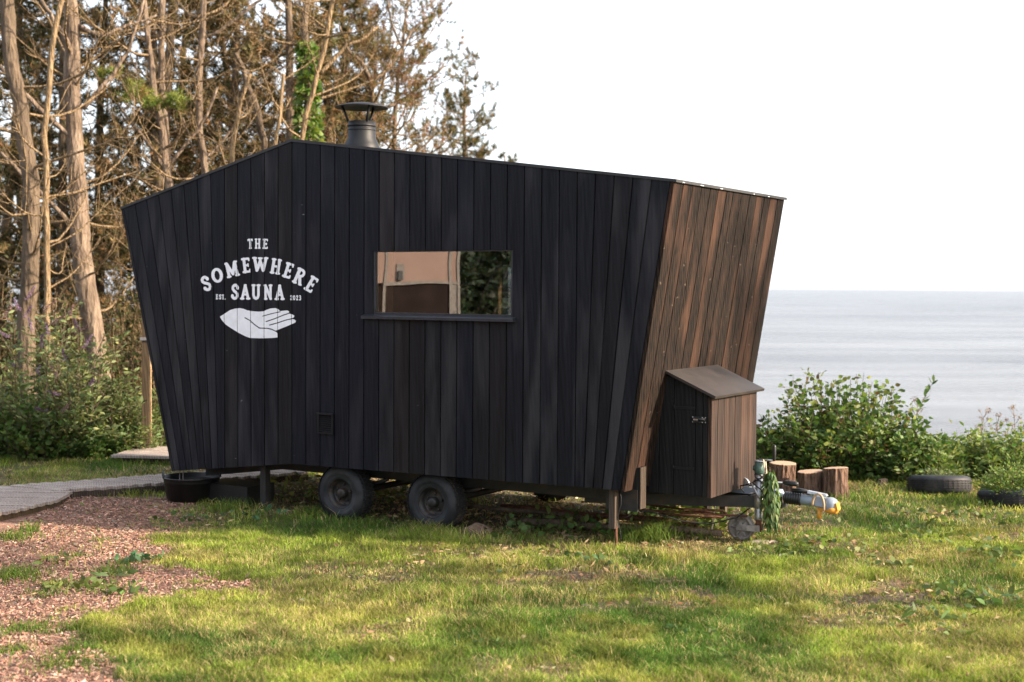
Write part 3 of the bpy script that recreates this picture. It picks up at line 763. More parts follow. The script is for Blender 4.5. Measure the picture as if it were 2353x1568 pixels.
# ---------------------------------------------------------- drawbar, coupling and jockey wheel
DB = empty('drawbar'); DB.parent = T
def beam(p, q, th, z0, z1, mat='chassis', name='beam'):
    p, q = np.array(p, float), np.array(q, float); d = (q - p) / np.linalg.norm(q - p); nn = np.array([-d[1], d[0]]) * th / 2
    m = MB(); c = [p - nn, q - nn, q + nn, p + nn]; m.hexa([(x, y, z0) for x, y in c] + [(x, y, z1) for x, y in c]); return m.build(name, M[mat], DB)
beam((1.2, .50), (2.66, 1.105), .055, .275, .368); beam((1.2, 1.90), (2.66, 1.295), .055, .275, .368)
m = MB(); m.box((2.36, 1.125, .27), (2.70, 1.275, .30)); m.build('nose_plate', M['chassis'], DB)
cp = empty('coupling'); cp.parent = T
m = MB()
m.hexa([(2.22, 1.13, .368), (2.68, 1.13, .36), (2.68, 1.27, .36), (2.22, 1.27, .368), (2.25, 1.14, .425), (2.66, 1.145, .41), (2.66, 1.255, .41), (2.25, 1.26, .425)]); m.build('housing', M['coupling'], cp)
m = MB(); m.lathe([(.0, -.012), (.06, -.012), (.06, .012), (.0, .012)], (2.34, 1.17, .435), (0, 1, 0), 24, False, False); m.build('brake_quadrant', M['galv'], cp)
m = MB(); pr = []
for k in range(7): pr += [(.036, .008 + k * .021), (.053, .014 + k * .021), (.053, .019 + k * .021)]
m.lathe([(.0, 0), (.03, 0)] + pr + [(.036, .155), (.0, .155)], (2.69, 1.2, .352), (1, 0, -.04), 20); m.build('bellows', M['black'], cp)
m = MB(); m.lathe([(.0, 0), (.040, 0), (.044, .01), (.044, .125), (.038, .14), (0, .14)], (2.84, 1.2, .345), (1, 0, -.04), 16)
m.hexa([(2.945, 1.15, .315), (3.10, 1.145, .30), (3.10, 1.255, .30), (2.945, 1.25, .315), (2.95, 1.16, .385), (3.085, 1.165, .375), (3.085, 1.235, .375), (2.95, 1.24, .385)])
m.lathe([(.062, -.052), (.064, -.01), (.055, .018), (.03, .035), (0, .038)], (3.085, 1.2, .345), (0, 0, 1), 18); m.build('coupling_head', M['coupling'], cp)
m = MB(); m.hexa([(2.90, 1.17, .405), (3.06, 1.175, .392), (3.06, 1.225, .392), (2.90, 1.23, .405), (2.90, 1.175, .425), (3.05, 1.18, .408), (3.05, 1.22, .408), (2.90, 1.225, .425)]); m.build('head_lever', M['galv'], cp)
m = MB(); m.tube([(2.76, 1.2, .415), (2.83, 1.2, .418), (2.90, 1.2, .416)], [.018, .021, .014], 10); m.build('lever_grip', M['black'], cp)
m = MB(); m.tube([(2.40, 1.16, .43), (2.56, 1.15, .475), (2.72, 1.15, .478)], .009, 8); m.build('handbrake', M['galv'], cp)
m = MB(); m.tube([(2.70, 1.15, .478), (2.72, 1.15, .478), (2.80, 1.15, .478), (2.83, 1.15, .474)], [.012, .021, .022, .016], 10); m.build('handbrake_grip', M['black'], cp)
m = MB(); a = np.linspace(-.25, math.pi * .98, 16); m.tube(np.stack([2.995 + .05 * np.cos(a[::-1]) + .012, np.full(16, 1.13), .305 + .11 * np.sin(a[::-1])], 1), .0095, 8); m.build('cable_loop', M['cable'], cp)
jk = empty('jockey_wheel'); jk.parent = T
JS, JW = 2.535, 1.035
m = MB(); m.tube([(JS, JW, .175), (JS, JW, .2), (JS, JW, .60)], [.034, .031, .031], 16); m.build('outer_tube', M['galv'], jk)
m = MB(); m.tube([(JS, JW, .075), (JS, JW, .25)], .025, 14); m.build('inner_tube', M['rust'], jk)
m = MB(); m.tube([(JS, JW, .55), (JS, JW, .56), (JS, JW, .645), (JS, JW, .655)], [.032, .040, .040, .03], 16); m.tube([(JS - .045, JW - .01, .60), (JS + .03, JW - .01, .60)], .022, 10); m.build('gear_head', M['greencap'], jk)
m = MB(); m.lathe([(0, .655), (.043, .655), (.043, .663), (0, .665)], (JS, JW, 0), (0, 0, 1), 16); m.tube([(JS + .0, JW, .67), (JS + .13, JW, .672)], .008, 8); m.build('crank_arm', M['galv'], jk)
m = MB(); m.tube([(JS + .128, JW, .668), (JS + .128, JW, .685), (JS + .128, JW, .785), (JS + .128, JW, .80)], [.009, .0145, .0145, .01], 10); m.build('crank_grip', M['black'], jk)
m = MB(); m.box((JS - .085, JW + .0, .275), (JS + .045, JW + .06, .385)); m.tube([(JS, JW, .27), (JS, JW, .385)], .041, 16); m.lathe([(.0, -.02), (.020, -.02), (.020, .0)], (JS - .055, JW + .0, .325), (0, 1, 0), 14); m.build('clamp', M['galv'], jk)
m = MB(); m.tube([(JS - .05, JW - .05, .475), (JS + .055, JW - .05, .32)], .0095, 8); m.build('clamp_handle', M['galv'], jk)
WSX, WSZ, WR = 2.385, .098, .112
m = MB(); m.lathe([(.0, -.028), (.028, -.032), (.04, -.012), (.078, -.010), (.088, -.028), (.094, -.032), (.108, -.030), (WR, -.02), (WR, .02), (.108, .030), (.088, .028), (.0, .02)], (WSX, JW - .0, WSZ), (0, 1, 0), 36); m.build('small_wheel', M['oldwheel'], jk)
m = MB()
for k in range(6):
    a = 2 * math.pi * k / 6; c, s_ = math.cos(a), math.sin(a); m.tube([(WSX + .03 * c, JW - .014, WSZ + .03 * s_), (WSX + .085 * c, JW - .014, WSZ + .085 * s_)], .009, 5)
m.build('wheel_spokes', M['oldwheel'], jk)
for dw in (-.045, .04):
    m = MB(); m.hexa([(WSX - .03, JW + dw, WSZ - .02), (JS + .025, JW + dw, .08), (JS + .025, JW + dw + .006, .08), (WSX - .03, JW + dw + .006, WSZ - .02), (WSX - .03, JW + dw, WSZ + .018), (JS + .025, JW + dw, .135), (JS + .025, JW + dw + .006, .135), (WSX - .03, JW + dw + .006, WSZ + .018)]); m.build('fork', M['oldwheel'], jk)
# rods and cables below the drawbar
m = MB(); m.tube([(1.78, .72, .20), (2.1, .74, .205), (2.3, .85, .20), (2.32, .88, .225), (2.28, .86, .25), (2.0, .75, .25), (1.98, .74, .21)], .011, 6); m.tube([(1.0, 1.0, .24), (2.3, 1.0, .19)], .010, 6); m.tube([(1.3, .6, .225), (2.45, 1.0, .20)], .009, 6); m.build('brake_rods', M['rust'], T)
m = MB(); m.tube([(1.5, .3, .27), (1.8, .5, .25), (2.0, .7, .16), (2.2, .8, .14), (2.38, .95, .19), (2.45, 1.05, .26)], .006, 6); m.build('cable', M['cord'], T)
m = MB(); zz = np.linspace(0, 1, 9); m.tube(np.stack([1.755 + .015 * np.sin(zz * 9), np.full(9, .04), .47 - .42 * zz], 1), .004, 5); m.build('cable', M['cord'], T)
# black cord tied to the jockey wheel
ck = empty('cord', tuple(tw(JS, JW, .38)), -YAW); tag(ck, 'thin black cord wound round the jockey wheel post', 'cord')
def loc(p): return np.array(p, float) - np.array([JS, JW, .38])
m = MB(); t = np.linspace(0, 1, 80); a = t * 2 * math.pi * 5
m.tube(np.stack([.036 * np.cos(a), .036 * np.sin(a), .10 + .09 * t + .012 * np.sin(a * 1.7)], 1), .0045, 5); m.build('winding', M['cord'], ck)
m = MB(); m.tube([loc(p) for p in [(JS - .03, JW - .02, .50), (JS - .05, JW - .02, .475), (JS - .11, JW - .01, .455), (JS - .165, JW, .44), (JS - .16, JW, .42), (JS - .135, JW + .02, .385)]], .006, 6); m.build('strand', M['cord'], ck)
m = MB(); m.tube([loc(p) for p in [(JS - .04, JW - .03, .48), (JS, JW - .05, .455), (JS + .04, JW - .05, .43), (JS + .045, JW - .04, .40)]], .005, 6); m.tube([loc(p) for p in [(JS - .02, JW - .035, .395), (JS - .06, JW - .03, .385), (JS - .10, JW, .36)]], .005, 6); m.build('strand', M['cord'], ck)

# yellow hitch lock
hl = empty('hitch_lock', tuple(tw(3.07, 1.2, .26)), -YAW); tag(hl, 'orange-yellow hitch lock clamped under the coupling head', 'hitch lock')
m = MB(); m.lathe([(0, .0), (.05, .0), (.06, .012), (.062, .045), (.056, .05), (.0, .05)], (.02, 0, .0), (.15, 0, 1), 20); m.box((-.085, -.035, .01), (.03, .035, .038)); m.build('lock_body', M['yellow'], hl)
m = MB(); m.tube([(-.07, -.02, -.055), (-.07, -.02, .02)], [.019, .017], 10); m.build('lock_barrel', M['yellow'], hl)
m = MB(); m.prism([(.07, -.04, .0), (.09, -.04, .03), (.075, -.04, .09), (.06, -.04, .075)], (0, .08, 0)); m.build('lock_arm', M['yellow'], hl)

# leafy bath whisk hanging from the jockey wheel
def leaf_geo(L, Wd, fold=.25, curl=.2):
    y = np.array([0, .22, .5, .78, 1.0]) * L; hw = np.array([.02, .8, 1.0, .62, .0]) * Wd / 2
    z = -curl * L * (y / L) ** 2
    V = []; F = []
    for k in range(5): V += [(-hw[k], y[k], z[k] + fold * hw[k]), (0, y[k], z[k]), (hw[k], y[k], z[k] + fold * hw[k])]
    for k in range(4):
        b = k * 3; F += [(b, b + 1, b + 4, b + 3), (b + 1, b + 2, b + 5, b + 4)]
    return np.array(V), np.array(F)
WK = empty('leafy_whisk', tuple(tw(2.64, 1.0, .62)), -YAW); tag(WK, 'bundle of green leafy twigs hanging from the jockey wheel crank', 'whisk')
whr = random.Random(4); lmesh = []
for k in range(6):
    V, F = leaf_geo(whr.uniform(.055, .085), whr.uniform(.022, .034), .35, whr.uniform(.1, .4)); mb = MB(); g_ = whr.uniform(.75, 1.25)
    mb.add(V, F, np.array([.07, .13, .04]) * g_ if k < 4 else np.array([.12, .16, .055]) * g_, True); lmesh.append(mb.mesh('leaf', M['leaf'], True))
m = MB()
for k in range(9):
    a = k * .7; m.tube([(.0, 0, .0), (.01 * math.cos(a) , .012 * math.sin(a), -.15), (.03 * math.cos(a) + .01, .03 * math.sin(a), -.42)], [.004, .003, .002], 5)
m.build('twigs', M['bark3'], WK)
for k in range(230):
    f = k / 230.0; z = -.02 - .46 * f; r = (.018 + .048 * math.sin(min(1, f * 1.2) * 2.5)) * whr.uniform(.3, 1.15); a = whr.uniform(0, 2 * math.pi)
    o = bpy.data.objects.new('leaf', lmesh[k % 6]); COL.objects.link(o); o.parent = WK
    o.location = (r * math.cos(a) * 1.0 + .005 + .012 * f, r * math.sin(a), z)
    out = Vector((math.cos(a), math.sin(a), -1.1 - 1.2 * whr.random())).normalized()
    zz = Vector((math.cos(a), math.sin(a), .5)); xx = out.cross(zz).normalized(); zz = xx.cross(out)
    mt = Matrix((xx, out, zz)).transposed().to_4x4(); o.rotation_euler = mt.to_euler()
m = MB(); m.tube([(-.055, -.01, .055), (-.045, -.03, .06), (-.035, -.04, .02), (-.028, -.042, -.035), (-.022, -.042, -.055), (-.012, -.042, -.045), (-.018, -.04, -.01), (-.03, -.02, .045)], .006, 6); m.build('hanging_loop', M['string'], WK)
# ================================================================== things around the trailer
def gz(x, y): return float(terrain(np.array([float(x)]), np.array([float(y)]))[0])
# boardwalk and decks ------------------------------------------------
def plank(parent, p, q, wdt, z, th=.028, name='plank'):
    """plank from p to q (x,y), its length along local X"""
    p, q = np.array(p, float), np.array(q, float); L = np.linalg.norm(q - p); a = math.atan2(q[1] - p[1], q[0] - p[0])
    m = MB(); h = wdt / 2; e = .003
    m.loft([[(0, -h, -th), (L, -h, -th), (L, h, -th), (0, h, -th)], [(0, -h, -e), (L, -h, -e), (L, h, -e), (0, h, -e)], [(e, -h + e, 0), (L - e, -h + e, 0), (L - e, h - e, 0), (e, h - e, 0)]])
    o = m.build(name, M['deck'], parent); o.location = (p[0], p[1], z + random.uniform(-.003, .003)); o.rotation_euler = (0, 0, a + random.uniform(-.006, .006)); return o
bw = empty('boardwalk', (0, 0, 0)); tag(bw, 'grey timber boardwalk curving in from the left edge to the trailer', None, None, 'structure')
HD_ = np.array([.83, .56]); HD_ /= np.linalg.norm(HD_)
for k in range(20):
    o_ = HD_ * (.134 * k); plank(bw, np.array([-4.95, 13.82]) + o_, np.array([-4.33, 13.50]) + o_, .104, .078)
y = 11.55
while y < 13.80:
    xr = np.interp(y, [11.5, 12.05, 12.9, 13.40, 13.85], [-4.62, -4.50, -4.22, -4.25, -5.05]); plank(bw, (-6.3, y + .12), (float(xr), y), .096, .070); y += .116
m = MB()
for a_, b_ in (((-4.30, 13.53), (-2.2, 14.95)), ((-4.85, 13.86), (-2.75, 15.28))):
    d = np.array([b_[0] - a_[0], b_[1] - a_[1]]); d /= np.linalg.norm(d); nn = np.array([-d[1], d[0]]) * .03
    c = [(a_[0] - nn[0], a_[1] - nn[1]), (b_[0] - nn[0], b_[1] - nn[1]), (b_[0] + nn[0], b_[1] + nn[1]), (a_[0] + nn[0], a_[1] + nn[1])]
    m.hexa([(p[0], p[1], -.04) for p in c] + [(p[0], p[1], .045) for p in c])
m.build('edge_joist', M['prop'], bw)
m = MB(); er = np.array([(-4.66, 11.4), (-4.53, 12.05), (-4.25, 12.9), (-4.27, 13.35)])
for a_, b_ in zip(er[:-1], er[1:]):
    c = [a_ + (-.05, 0), b_ + (-.05, 0), b_ + (-.015, 0), a_ + (-.015, 0)]; m.hexa([(p[0], p[1], -.04) for p in c] + [(p[0], p[1], .043) for p in c])
m.build('edge_joist', M['postwood'], bw)
dk = empty('shower_deck', (0, 0, 0)); tag(dk, 'small raised timber deck around the foot of the shower post', None, None, 'structure')
for k in range(9): plank(dk, (-4.62 + k * .012, 16.08 + k * .105), (-2.6, 15.85 + k * .105), .1, .11, .03)
m = MB()
for yy in (16.07, 16.85): m.hexa([(-4.5, yy, -.02), (-2.65, yy - .2, -.02), (-2.65, yy - .14, -.02), (-4.5, yy + .06, -.02), (-4.5, yy, .078), (-2.65, yy - .2, .078), (-2.65, yy - .14, .078), (-4.5, yy + .06, .078)])
m.build('joist', M['prop'], dk)
sp = empty('shower_post', (-4.40, 16.74, .11)); tag(sp, 'square brown timber shower post with a tap behind the trailer', 'post')
m = MB(); m.hexa([(-.043, -.043, 0), (.043, -.043, 0), (.043, .043, 0), (-.043, .043, 0), (-.041, -.041, 2.3), (.041, -.041, 2.3), (.041, .041, 2.3), (-.041, .041, 2.3)]); m.build('post', M['postwood'], sp)
m = MB(); m.tube([(.063, -.03, .05), (.063, -.03, 2.2)], .011, 8); m.build('water_pipe', M['cable'], sp)
m = MB()
for z in (1.30,): m.box((-.057, -.057, z), (.077, .057, z + .035))
m.build('pipe_band', M['steel'], sp)
tp = empty('tap', (.06, -.02, .93)); tp.parent = sp
m = MB(); m.tube([(0, 0, 0), (.06, 0, .005), (.10, 0, .01), (.115, 0, -.01), (.118, 0, -.045)], [.011, .011, .016, .014, .013], 8); m.build('spout', M['orange'], tp)
m = MB(); m.tube([(.09, 0, .015), (.09, 0, .055)], .007, 6); m.tube([(.06, 0, .075), (.12, 0, .045)], .009, 6); m.build('tap_handle', M['steel'], tp)
# black tub and step under the back of the trailer
tb = empty('rubber_tub', tuple(tw(-2.98, .2, 0.0)), .3); tag(tb, 'black rubber tub under the rear corner of the trailer', 'tub')
m = MB(); m.lathe([(0, .0), (.23, .0), (.265, .17), (.275, .225), (.282, .225), (.282, .213), (.272, .213), (.24, .012), (.0, .012)][::-1], (0, 0, -.01), (0, 0, 1), 32); m.build('tub_body', M['black'], tb)
for k in (0, 1):
    m = MB(); a = np.linspace(0, math.pi, 9); m.tube(np.stack([np.full(9, .27 * (1 - 2 * k)) * 1.0, .07 * np.cos(a), .205 + .06 * np.sin(a)], 1), .009, 6); m.build('tub_handle', M['black'], tb)
m = MB(); m.tube([(-2.965, .02, .31), (-2.965, .02, .16), (-2.955, .02, .15), (-2.93, .02, .15), (-2.92, .02, .16), (-2.92, .02, .31)], .0045, 6); m.build('hanging_bracket', M['trimgrey'], T)
stp = MB(); q = tw(-2.55, .35, 0); stp.box((-.30, -.17, -.02), (.30, .22, .165)); so = stp.build('step_box', M['black']); so.location = tuple(q); so.rotation_euler = (0, 0, -YAW); tag(so, 'low black box step beside the tub beneath the trailer', 'step')
# timber rails lying below the trailer
for k, (s0, w0, s1, w1, r, lb) in enumerate([(.55, .55, 2.25, .95, .035, 'long brown pole lying in the weeds below the locker'), (.1, .95, 1.9, 1.25, .03, 'reddish pole lying behind the front prop leg under the trailer'), (-.6, .75, 1.0, 1.0, .022, 'thin dark pole lying beside the far wheel')]):
    m = MB(); p0, p1 = tw(s0, w0, .045 + .03 * k), tw(s1, w1, .05); o_ = p0.copy(); t_ = np.linspace(0, 1, 6)[:, None]
    m.tube((p0 * (1 - t_) + p1 * t_ - o_) + np.c_[np.zeros(6), np.zeros(6), .01 * np.sin(np.arange(6) * 2.1)], r * np.linspace(1.0, .8, 6), 7); po = m.build('fallen_pole', M['rust'] if k == 1 else M['bark2']); po.location = tuple(o_); tag(po, lb, 'pole', 'poles lying under the trailer')
# pale stake, flat stone, soil heap, wood offcut
m = MB(); m.tube([(0, 0, -.03), (.03, 0, .12), (.045, 0, .27)], [.007, .007, .005], 5); o = m.build('stake', M['string']); o.location = tuple(on_ground(1630, 1236)); tag(o, 'thin pale stick standing in the weeds left of the jockey wheel', 'stick')
def lump(name, rx, ry, rz, seed, mat, parent=None, n=2):
    bm = bmesh.new(); bmesh.ops.create_icosphere(bm, subdivisions=n + 1, radius=1.0); r = np.random.default_rng(seed); off = r.random(3) * 50
    for v in bm.verts:
        c = np.array(v.co); k = 1 + .5 * (fbm(np.array([c[0] * 1.7 + off[0] + c[2]]), np.array([c[1] * 1.7 + off[1] - c[2]]), 3)[0] - .5)
        v.co = (c[0] * rx * k, c[1] * ry * k, max(c[2], -.4) * rz * k)
    me = bpy.data.meshes.new(name); bm.to_mesh(me); bm.free(); me.materials.append(mat); o = bpy.data.objects.new(name, me); COL.objects.link(o); return o
o = lump('flat_stone', .13, .09, .022, 3, M['stone']); o.location = tuple(on_ground(1755, 1247)); tag(o, 'flat pale stone slab beside the small jockey wheel', 'stone')
o = lump('soil_heap', .12, .09, .075, 5, M['soilm'], None, 3); o.location = tuple(on_ground(1098, 1228) + np.array([0, 0, .01])); tag(o, 'small heap of dug earth right of the nearer trailer wheel', 'earth heap')
m = MB(); m.hexa([(-.045, -.03, 0), (.045, -.035, 0), (.045, .03, 0), (-.045, .03, 0), (-.03, -.03, .085), (.05, -.03, .11), (.05, .025, .11), (-.03, .03, .085)]); o = m.build('wood_offcut', M['prop']); o.location = tuple(on_ground(2022, 1122)); o.rotation_euler = (.1, .2, .4); tag(o, 'small upright wooden offcut in the grass under the bush', 'wood block')
# stumps
def stump(px, py, rpx, hpx, lb, seed, tilt=(0, 0)):
    g = on_ground(px, py); sc = g[1] / FPX; R = rpx * sc; H = hpx * sc; e = empty('tree_stump', tuple(g), seed * .7); tag(e, lb, 'stump', 'log stumps by the bush')
    e.rotation_euler = (tilt[0], tilt[1], seed * .7)
    k = 40; a = np.arange(k) * 2 * math.pi / k; rn = np.random.default_rng(seed)
    z = np.array([-.04, .0, .03, .25 * H, .5 * H, .75 * H, .97 * H, H]); fl = np.array([1.22, 1.17, 1.10, 1.02, .99, .98, .985, .96])
    rr = 1 + .05 * np.sin(a * 3 + seed) + .03 * np.sin(a * 7 + seed * 2) + .025 * rn.standard_normal(k)
    rings = np.array([np.stack([np.cos(a) * R * f * rr * (1 + .02 * rn.standard_normal(k)), np.sin(a) * R * f * rr, np.full(k, zz) + (.012 * np.sin(a + seed) * (zz > .9 * H))], 1) for zz, f in zip(z, fl)])
    m = MB(); m.loft(rings, False, None, False); m.build('bark', M['stumpbark'], e)
    top = rings[-1].copy(); c = top.mean(0); inner = [top * 1.0, c + (top - c) * .93 + np.array([0, 0, .004]), c + (top - c) * .05 + np.array([0, 0, .006])]
    m = MB(); m.loft(inner, False); m.add(inner[-1], [list(range(k))]); m.build('cut_face', M['cut'], e)
    return e
stump(1795, 1128, 31, 64, 'leftmost log stump half hidden behind the jockey wheel', 2, (.06, .05))
stump(1860, 1138, 30, 55, 'shortest log stump in the middle of the three', 5)
stump(1919, 1143, 29, 68, 'rightmost log stump standing clear beside the bush', 8)

# ------------------------------------------------------------------ foliage tools
def leaves(mb, P, D, L, Wd, col, rng, six=True, droop=0.0):
    """scatter leaves: P (n,3) bases, D (n,3) directions"""
    n = len(P); D = D / (np.linalg.norm(D, axis=1)[:, None] + 1e-9)
    r = rng.standard_normal((n, 3)); S = np.cross(D, r); S /= np.linalg.norm(S, axis=1)[:, None] + 1e-9; Nn = np.cross(S, D)
    L = np.broadcast_to(L, (n,))[:, None]; Wd = np.broadcast_to(Wd, (n,))[:, None] / 2
    dz = np.array([0, 0, -1.0]) * droop
    if six:
        V = np.stack([P, P + D * L * .3 + S * Wd * .85 + Nn * Wd * .3, P + D * L * .3 - S * Wd * .85 + Nn * Wd * .3, P + D * L * .62 + S * Wd * .8 + Nn * Wd * .25 + dz * L * .15, P + D * L * .62 - S * Wd * .8 + Nn * Wd * .25 + dz * L * .15, P + D * L + dz * L * .4], 1)
        f = np.array([(0, 1, 2, 2), ]); k = 6
        tri = np.array([(0, 1, 2), (1, 3, 4), (1, 4, 2), (3, 5, 4)])
    else:
        V = np.stack([P, P + D * L * .45 + S * Wd + Nn * Wd * .3, P + D * L * .45 - S * Wd + Nn * Wd * .3, P + D * L + dz * L * .3], 1); k = 4
        tri = np.array([(0, 1, 2), (1, 3, 2)])
    F = (np.arange(n)[:, None, None] * k + tri[None]).reshape(-1, 3)
    mb.add(V.reshape(-1, 3), F, np.repeat(col, k, 0))
def path(p, d, L, n, up, wig, rng):
    pts = [np.array(p, float)]; d = np.array(d, float); d /= np.linalg.norm(d); st = L / n
    for i in range(n):
        d = d + np.array([0, 0, up]) / n + rng.standard_normal(3) * wig; d /= np.linalg.norm(d); pts.append(pts[-1] + d * st)
    return np.array(pts)
def tint(base, n, rng, v=.25, hue=.12):
    b = np.asarray(base, float); k = 1 + v * rng.standard_normal((n, 1)); c = b * np.clip(k, .4, 1.8)
    c[:, 0] *= 1 + hue * rng.standard_normal(n); return np.clip(c, .004, .9)
def pick(cols, w, n, rng, v=.22):
    i = rng.choice(len(cols), n, p=np.array(w) / np.sum(w)); return tint(np.array(cols)[i], n, rng, v)
def shrub(name, label, base, rx, ry, h, stems, lpst, L, Wd, cols, wts, seed, cat='shrub', group=None, up=.5, wig=.12, six=True, spread=1.0, start=.25, stemr=.006, mat='bark2', droop=.3, topcol=None):
    rng = np.random.default_rng(seed); e = empty(name, tuple(base)); tag(e, label, cat, group)
    sm = MB(); PP = []; DD = []; HH = []
    for i in range(stems):
        a = rng.uniform(0, 2 * math.pi); q = math.sqrt(rng.random()); b = np.array([math.cos(a) * rx * q * .75, math.sin(a) * ry * q * .75, -.03])
        hh = h * (1 - .55 * q * q) * rng.uniform(.55, 1.08)
        d = np.array([math.cos(a) * q * spread * rx / h * .6, math.sin(a) * q * spread * .4, 1.0]) + rng.standard_normal(3) * .15
        pts = path(b, d, hh, 7, up - .9 * q, wig, rng); sm.tube(pts, np.linspace(stemr, stemr * .35, 8), 4, False)
        t = start + (1 - start) * np.sort(rng.random(lpst)) ; f = t * 7; i0 = np.minimum(f.astype(int), 6); fr2 = (f - i0)[:, None]
        p = pts[i0] * (1 - fr2) + pts[i0 + 1] * fr2; tg = pts[i0 + 1] - pts[i0]; tg /= np.linalg.norm(tg, axis=1)[:, None]
        dr = rng.standard_normal((lpst, 3)); dr[:, 2] = np.abs(dr[:, 2]) * .4 - .1; dd = dr + tg * .5
        off = dd / np.linalg.norm(dd, axis=1)[:, None] * rng.uniform(.0, .09, (lpst, 1))
        PP.append(p + off); DD.append(dd); HH.append(p[:, 2])
    P = np.concatenate(PP); D = np.concatenate(DD); n = len(P)
    c = pick(cols, wts, n, rng)
    if topcol is not None:
        k = smooth(h * .72, h * 1.0, np.concatenate(HH) + rng.standard_normal(n) * .08 * h)[:, None] * .6; c = c * (1 - k) + np.array(topcol) * k
    sm.build('stems', M[mat], e)
    lm = MB(); leaves(lm, P, D, L * rng.uniform(.65, 1.25, n), Wd * rng.uniform(.7, 1.2, n), c, rng, six, droop); o = lm.build('foliage', M['leaf'], e, True); o['kind'] = 'stuff'
    return e
G1, G2, G3, G4 = (.066, .118, .027), (.105, .16, .036), (.155, .185, .048), (.042, .075, .02)
BR1, RED = (.12, .075, .04), (.15, .075, .05)
# big bush at the cliff edge
def gp(x, y): return on_ground(x, y)
b = gp(1955, 1108); shrub('leafy_bush', 'largest leafy bush at the cliff edge behind the stumps', b + (0, .55, 0), .95, .6, 1.22, 190, 40, .078, .054, [G1, G2, G3, G4, BR1], [3, 3, 2, 2, .5], 21, 'bush', None, .4, .13, True, .9, .1, .007, topcol=(.13, .12, .045))
b = gp(1850, 1085); shrub('leggy_bush', 'thin bush with reddish tips just right of the timber locker', b + (0, .3, 0), .30, .25, 1.28, 26, 30, .055, .035, [G1, G3, BR1, RED], [3, 2, 1.2, .8], 22, 'bush', None, .3, .12, True, .7, .25, .005, topcol=(.17, .085, .06))
b = gp(2090, 1110); shrub('round_leaved_bush', 'low dark leafy bush on the right flank of the largest bush', b + (0, .3, 0), .42, .4, .72, 60, 30, .075, .05, [G1, G4, G2], [3, 2, 2], 23, 'bush', None, .3, .14, True, 1.0, .05)
b = gp(1745, 1085); shrub('low_bush', 'low green bush showing between the locker and the stumps', b + (.1, .5, 0), .42, .35, .62, 55, 26, .07, .045, [G1, G2, G4], [3, 2, 2], 24, 'bush', None, .3, .13, True, 1.0, .05)
hr = np.random.default_rng(5)
NT_L = ['bright green nettle clump right of the largest bush', 'yellow-green nettle clump left of the tyre planter', 'tall pale nettle clump behind the flat tyre planter', 'nettle clump between the two tyre planters', 'dense nettle clump behind the right-hand tyre planter', 'nettle clump at the right edge of the picture', 'low nettles at the very brink above the sea']
for k, (px, py, rx, h) in enumerate([(2135, 1120, .38, .52), (2170, 1108, .4, .5), (2225, 1100, .42, .56), (2285, 1108, .4, .58), (2330, 1100, .45, .62), (2390, 1120, .5, .75), (2260, 1070, .8, .5)]):
    shrub('nettle_clump', NT_L[k], gp(px, py) + (0, .35, 0), rx, .35, h, 46, 26, .075, .036, [G2, G3, (.15, .19, .05), G1], [3, 3, 1.5, 1.5], 40 + k, 'nettles', 'nettles along the cliff edge', .4, .1, True, .8, .05, .004, 'leafstem' if 'leafstem' in M else 'bark2')
# arching spray and dry flower heads against the sea
rng = np.random.default_rng(77)
e = empty('arching_branch', tuple(gp(2090, 1085) + (0, .3, 0))); tag(e, 'single arching leafy branch reaching out over the sea', 'branch')
m = MB(); pts = path((0, 0, .2), (.35, 0, .9), .95, 9, -.9, .05, rng); m.tube(pts, np.linspace(.008, .002, 10), 5); m.build('stem', M['bark2'], e)
lm = MB(); t = np.linspace(3, 8.95, 26); i0 = t.astype(int); p = pts[i0] + (pts[i0 + 1] - pts[i0]) * (t - i0)[:, None]; dd = rng.standard_normal((26, 3)) * .8 + (pts[i0 + 1] - pts[i0]) * 6
leaves(lm, p, dd, .1, .04, tint(G1, 26, rng), rng); lm.build('foliage', M['leaf'], e, True)['kind'] = 'stuff'
for k, (px, py, h, lb) in enumerate([(2240, 1040, .60, 'tallest dried brown flower head left of the right-hand nettles'), (2290, 1040, .52, 'reddish dried flower stalk above the tyre planters'), (2338, 1035, .62, 'faint dried flower stalk nearest the right edge'), (2095, 1040, .72, 'dried brown flower head beside the arching branch')]):
    e = empty('dry_flower_stalk', tuple(at(px, 1060, 16.2) * (1, 1, 0))); tag(e, lb, 'dried flower', 'dried flower stalks by the sea'); m = MB(); rng = np.random.default_rng(90 + k)
    pts = path((0, 0, 0), (.05, 0, 1), h, 6, .1, .04, rng); m.tube(pts, np.linspace(.006, .003, 7), 4); hd = MB()
    for j in range(12):
        d = rng.standard_normal(3); d[2] = abs(d[2]) + .6; q = path(pts[-1 - (j % 3)], d, .11, 3, .3, .05, rng); m.tube(q, .0022, 3)
        leaves(hd, q[-1] + rng.standard_normal((14, 3)) * .012, rng.standard_normal((14, 3)), .018, .012, tint((.2, .12, .08), 14, rng), rng, False)
    m.build('stem', M['bark3'], e); hd.build('flower_head', M['leaf'], e, True)
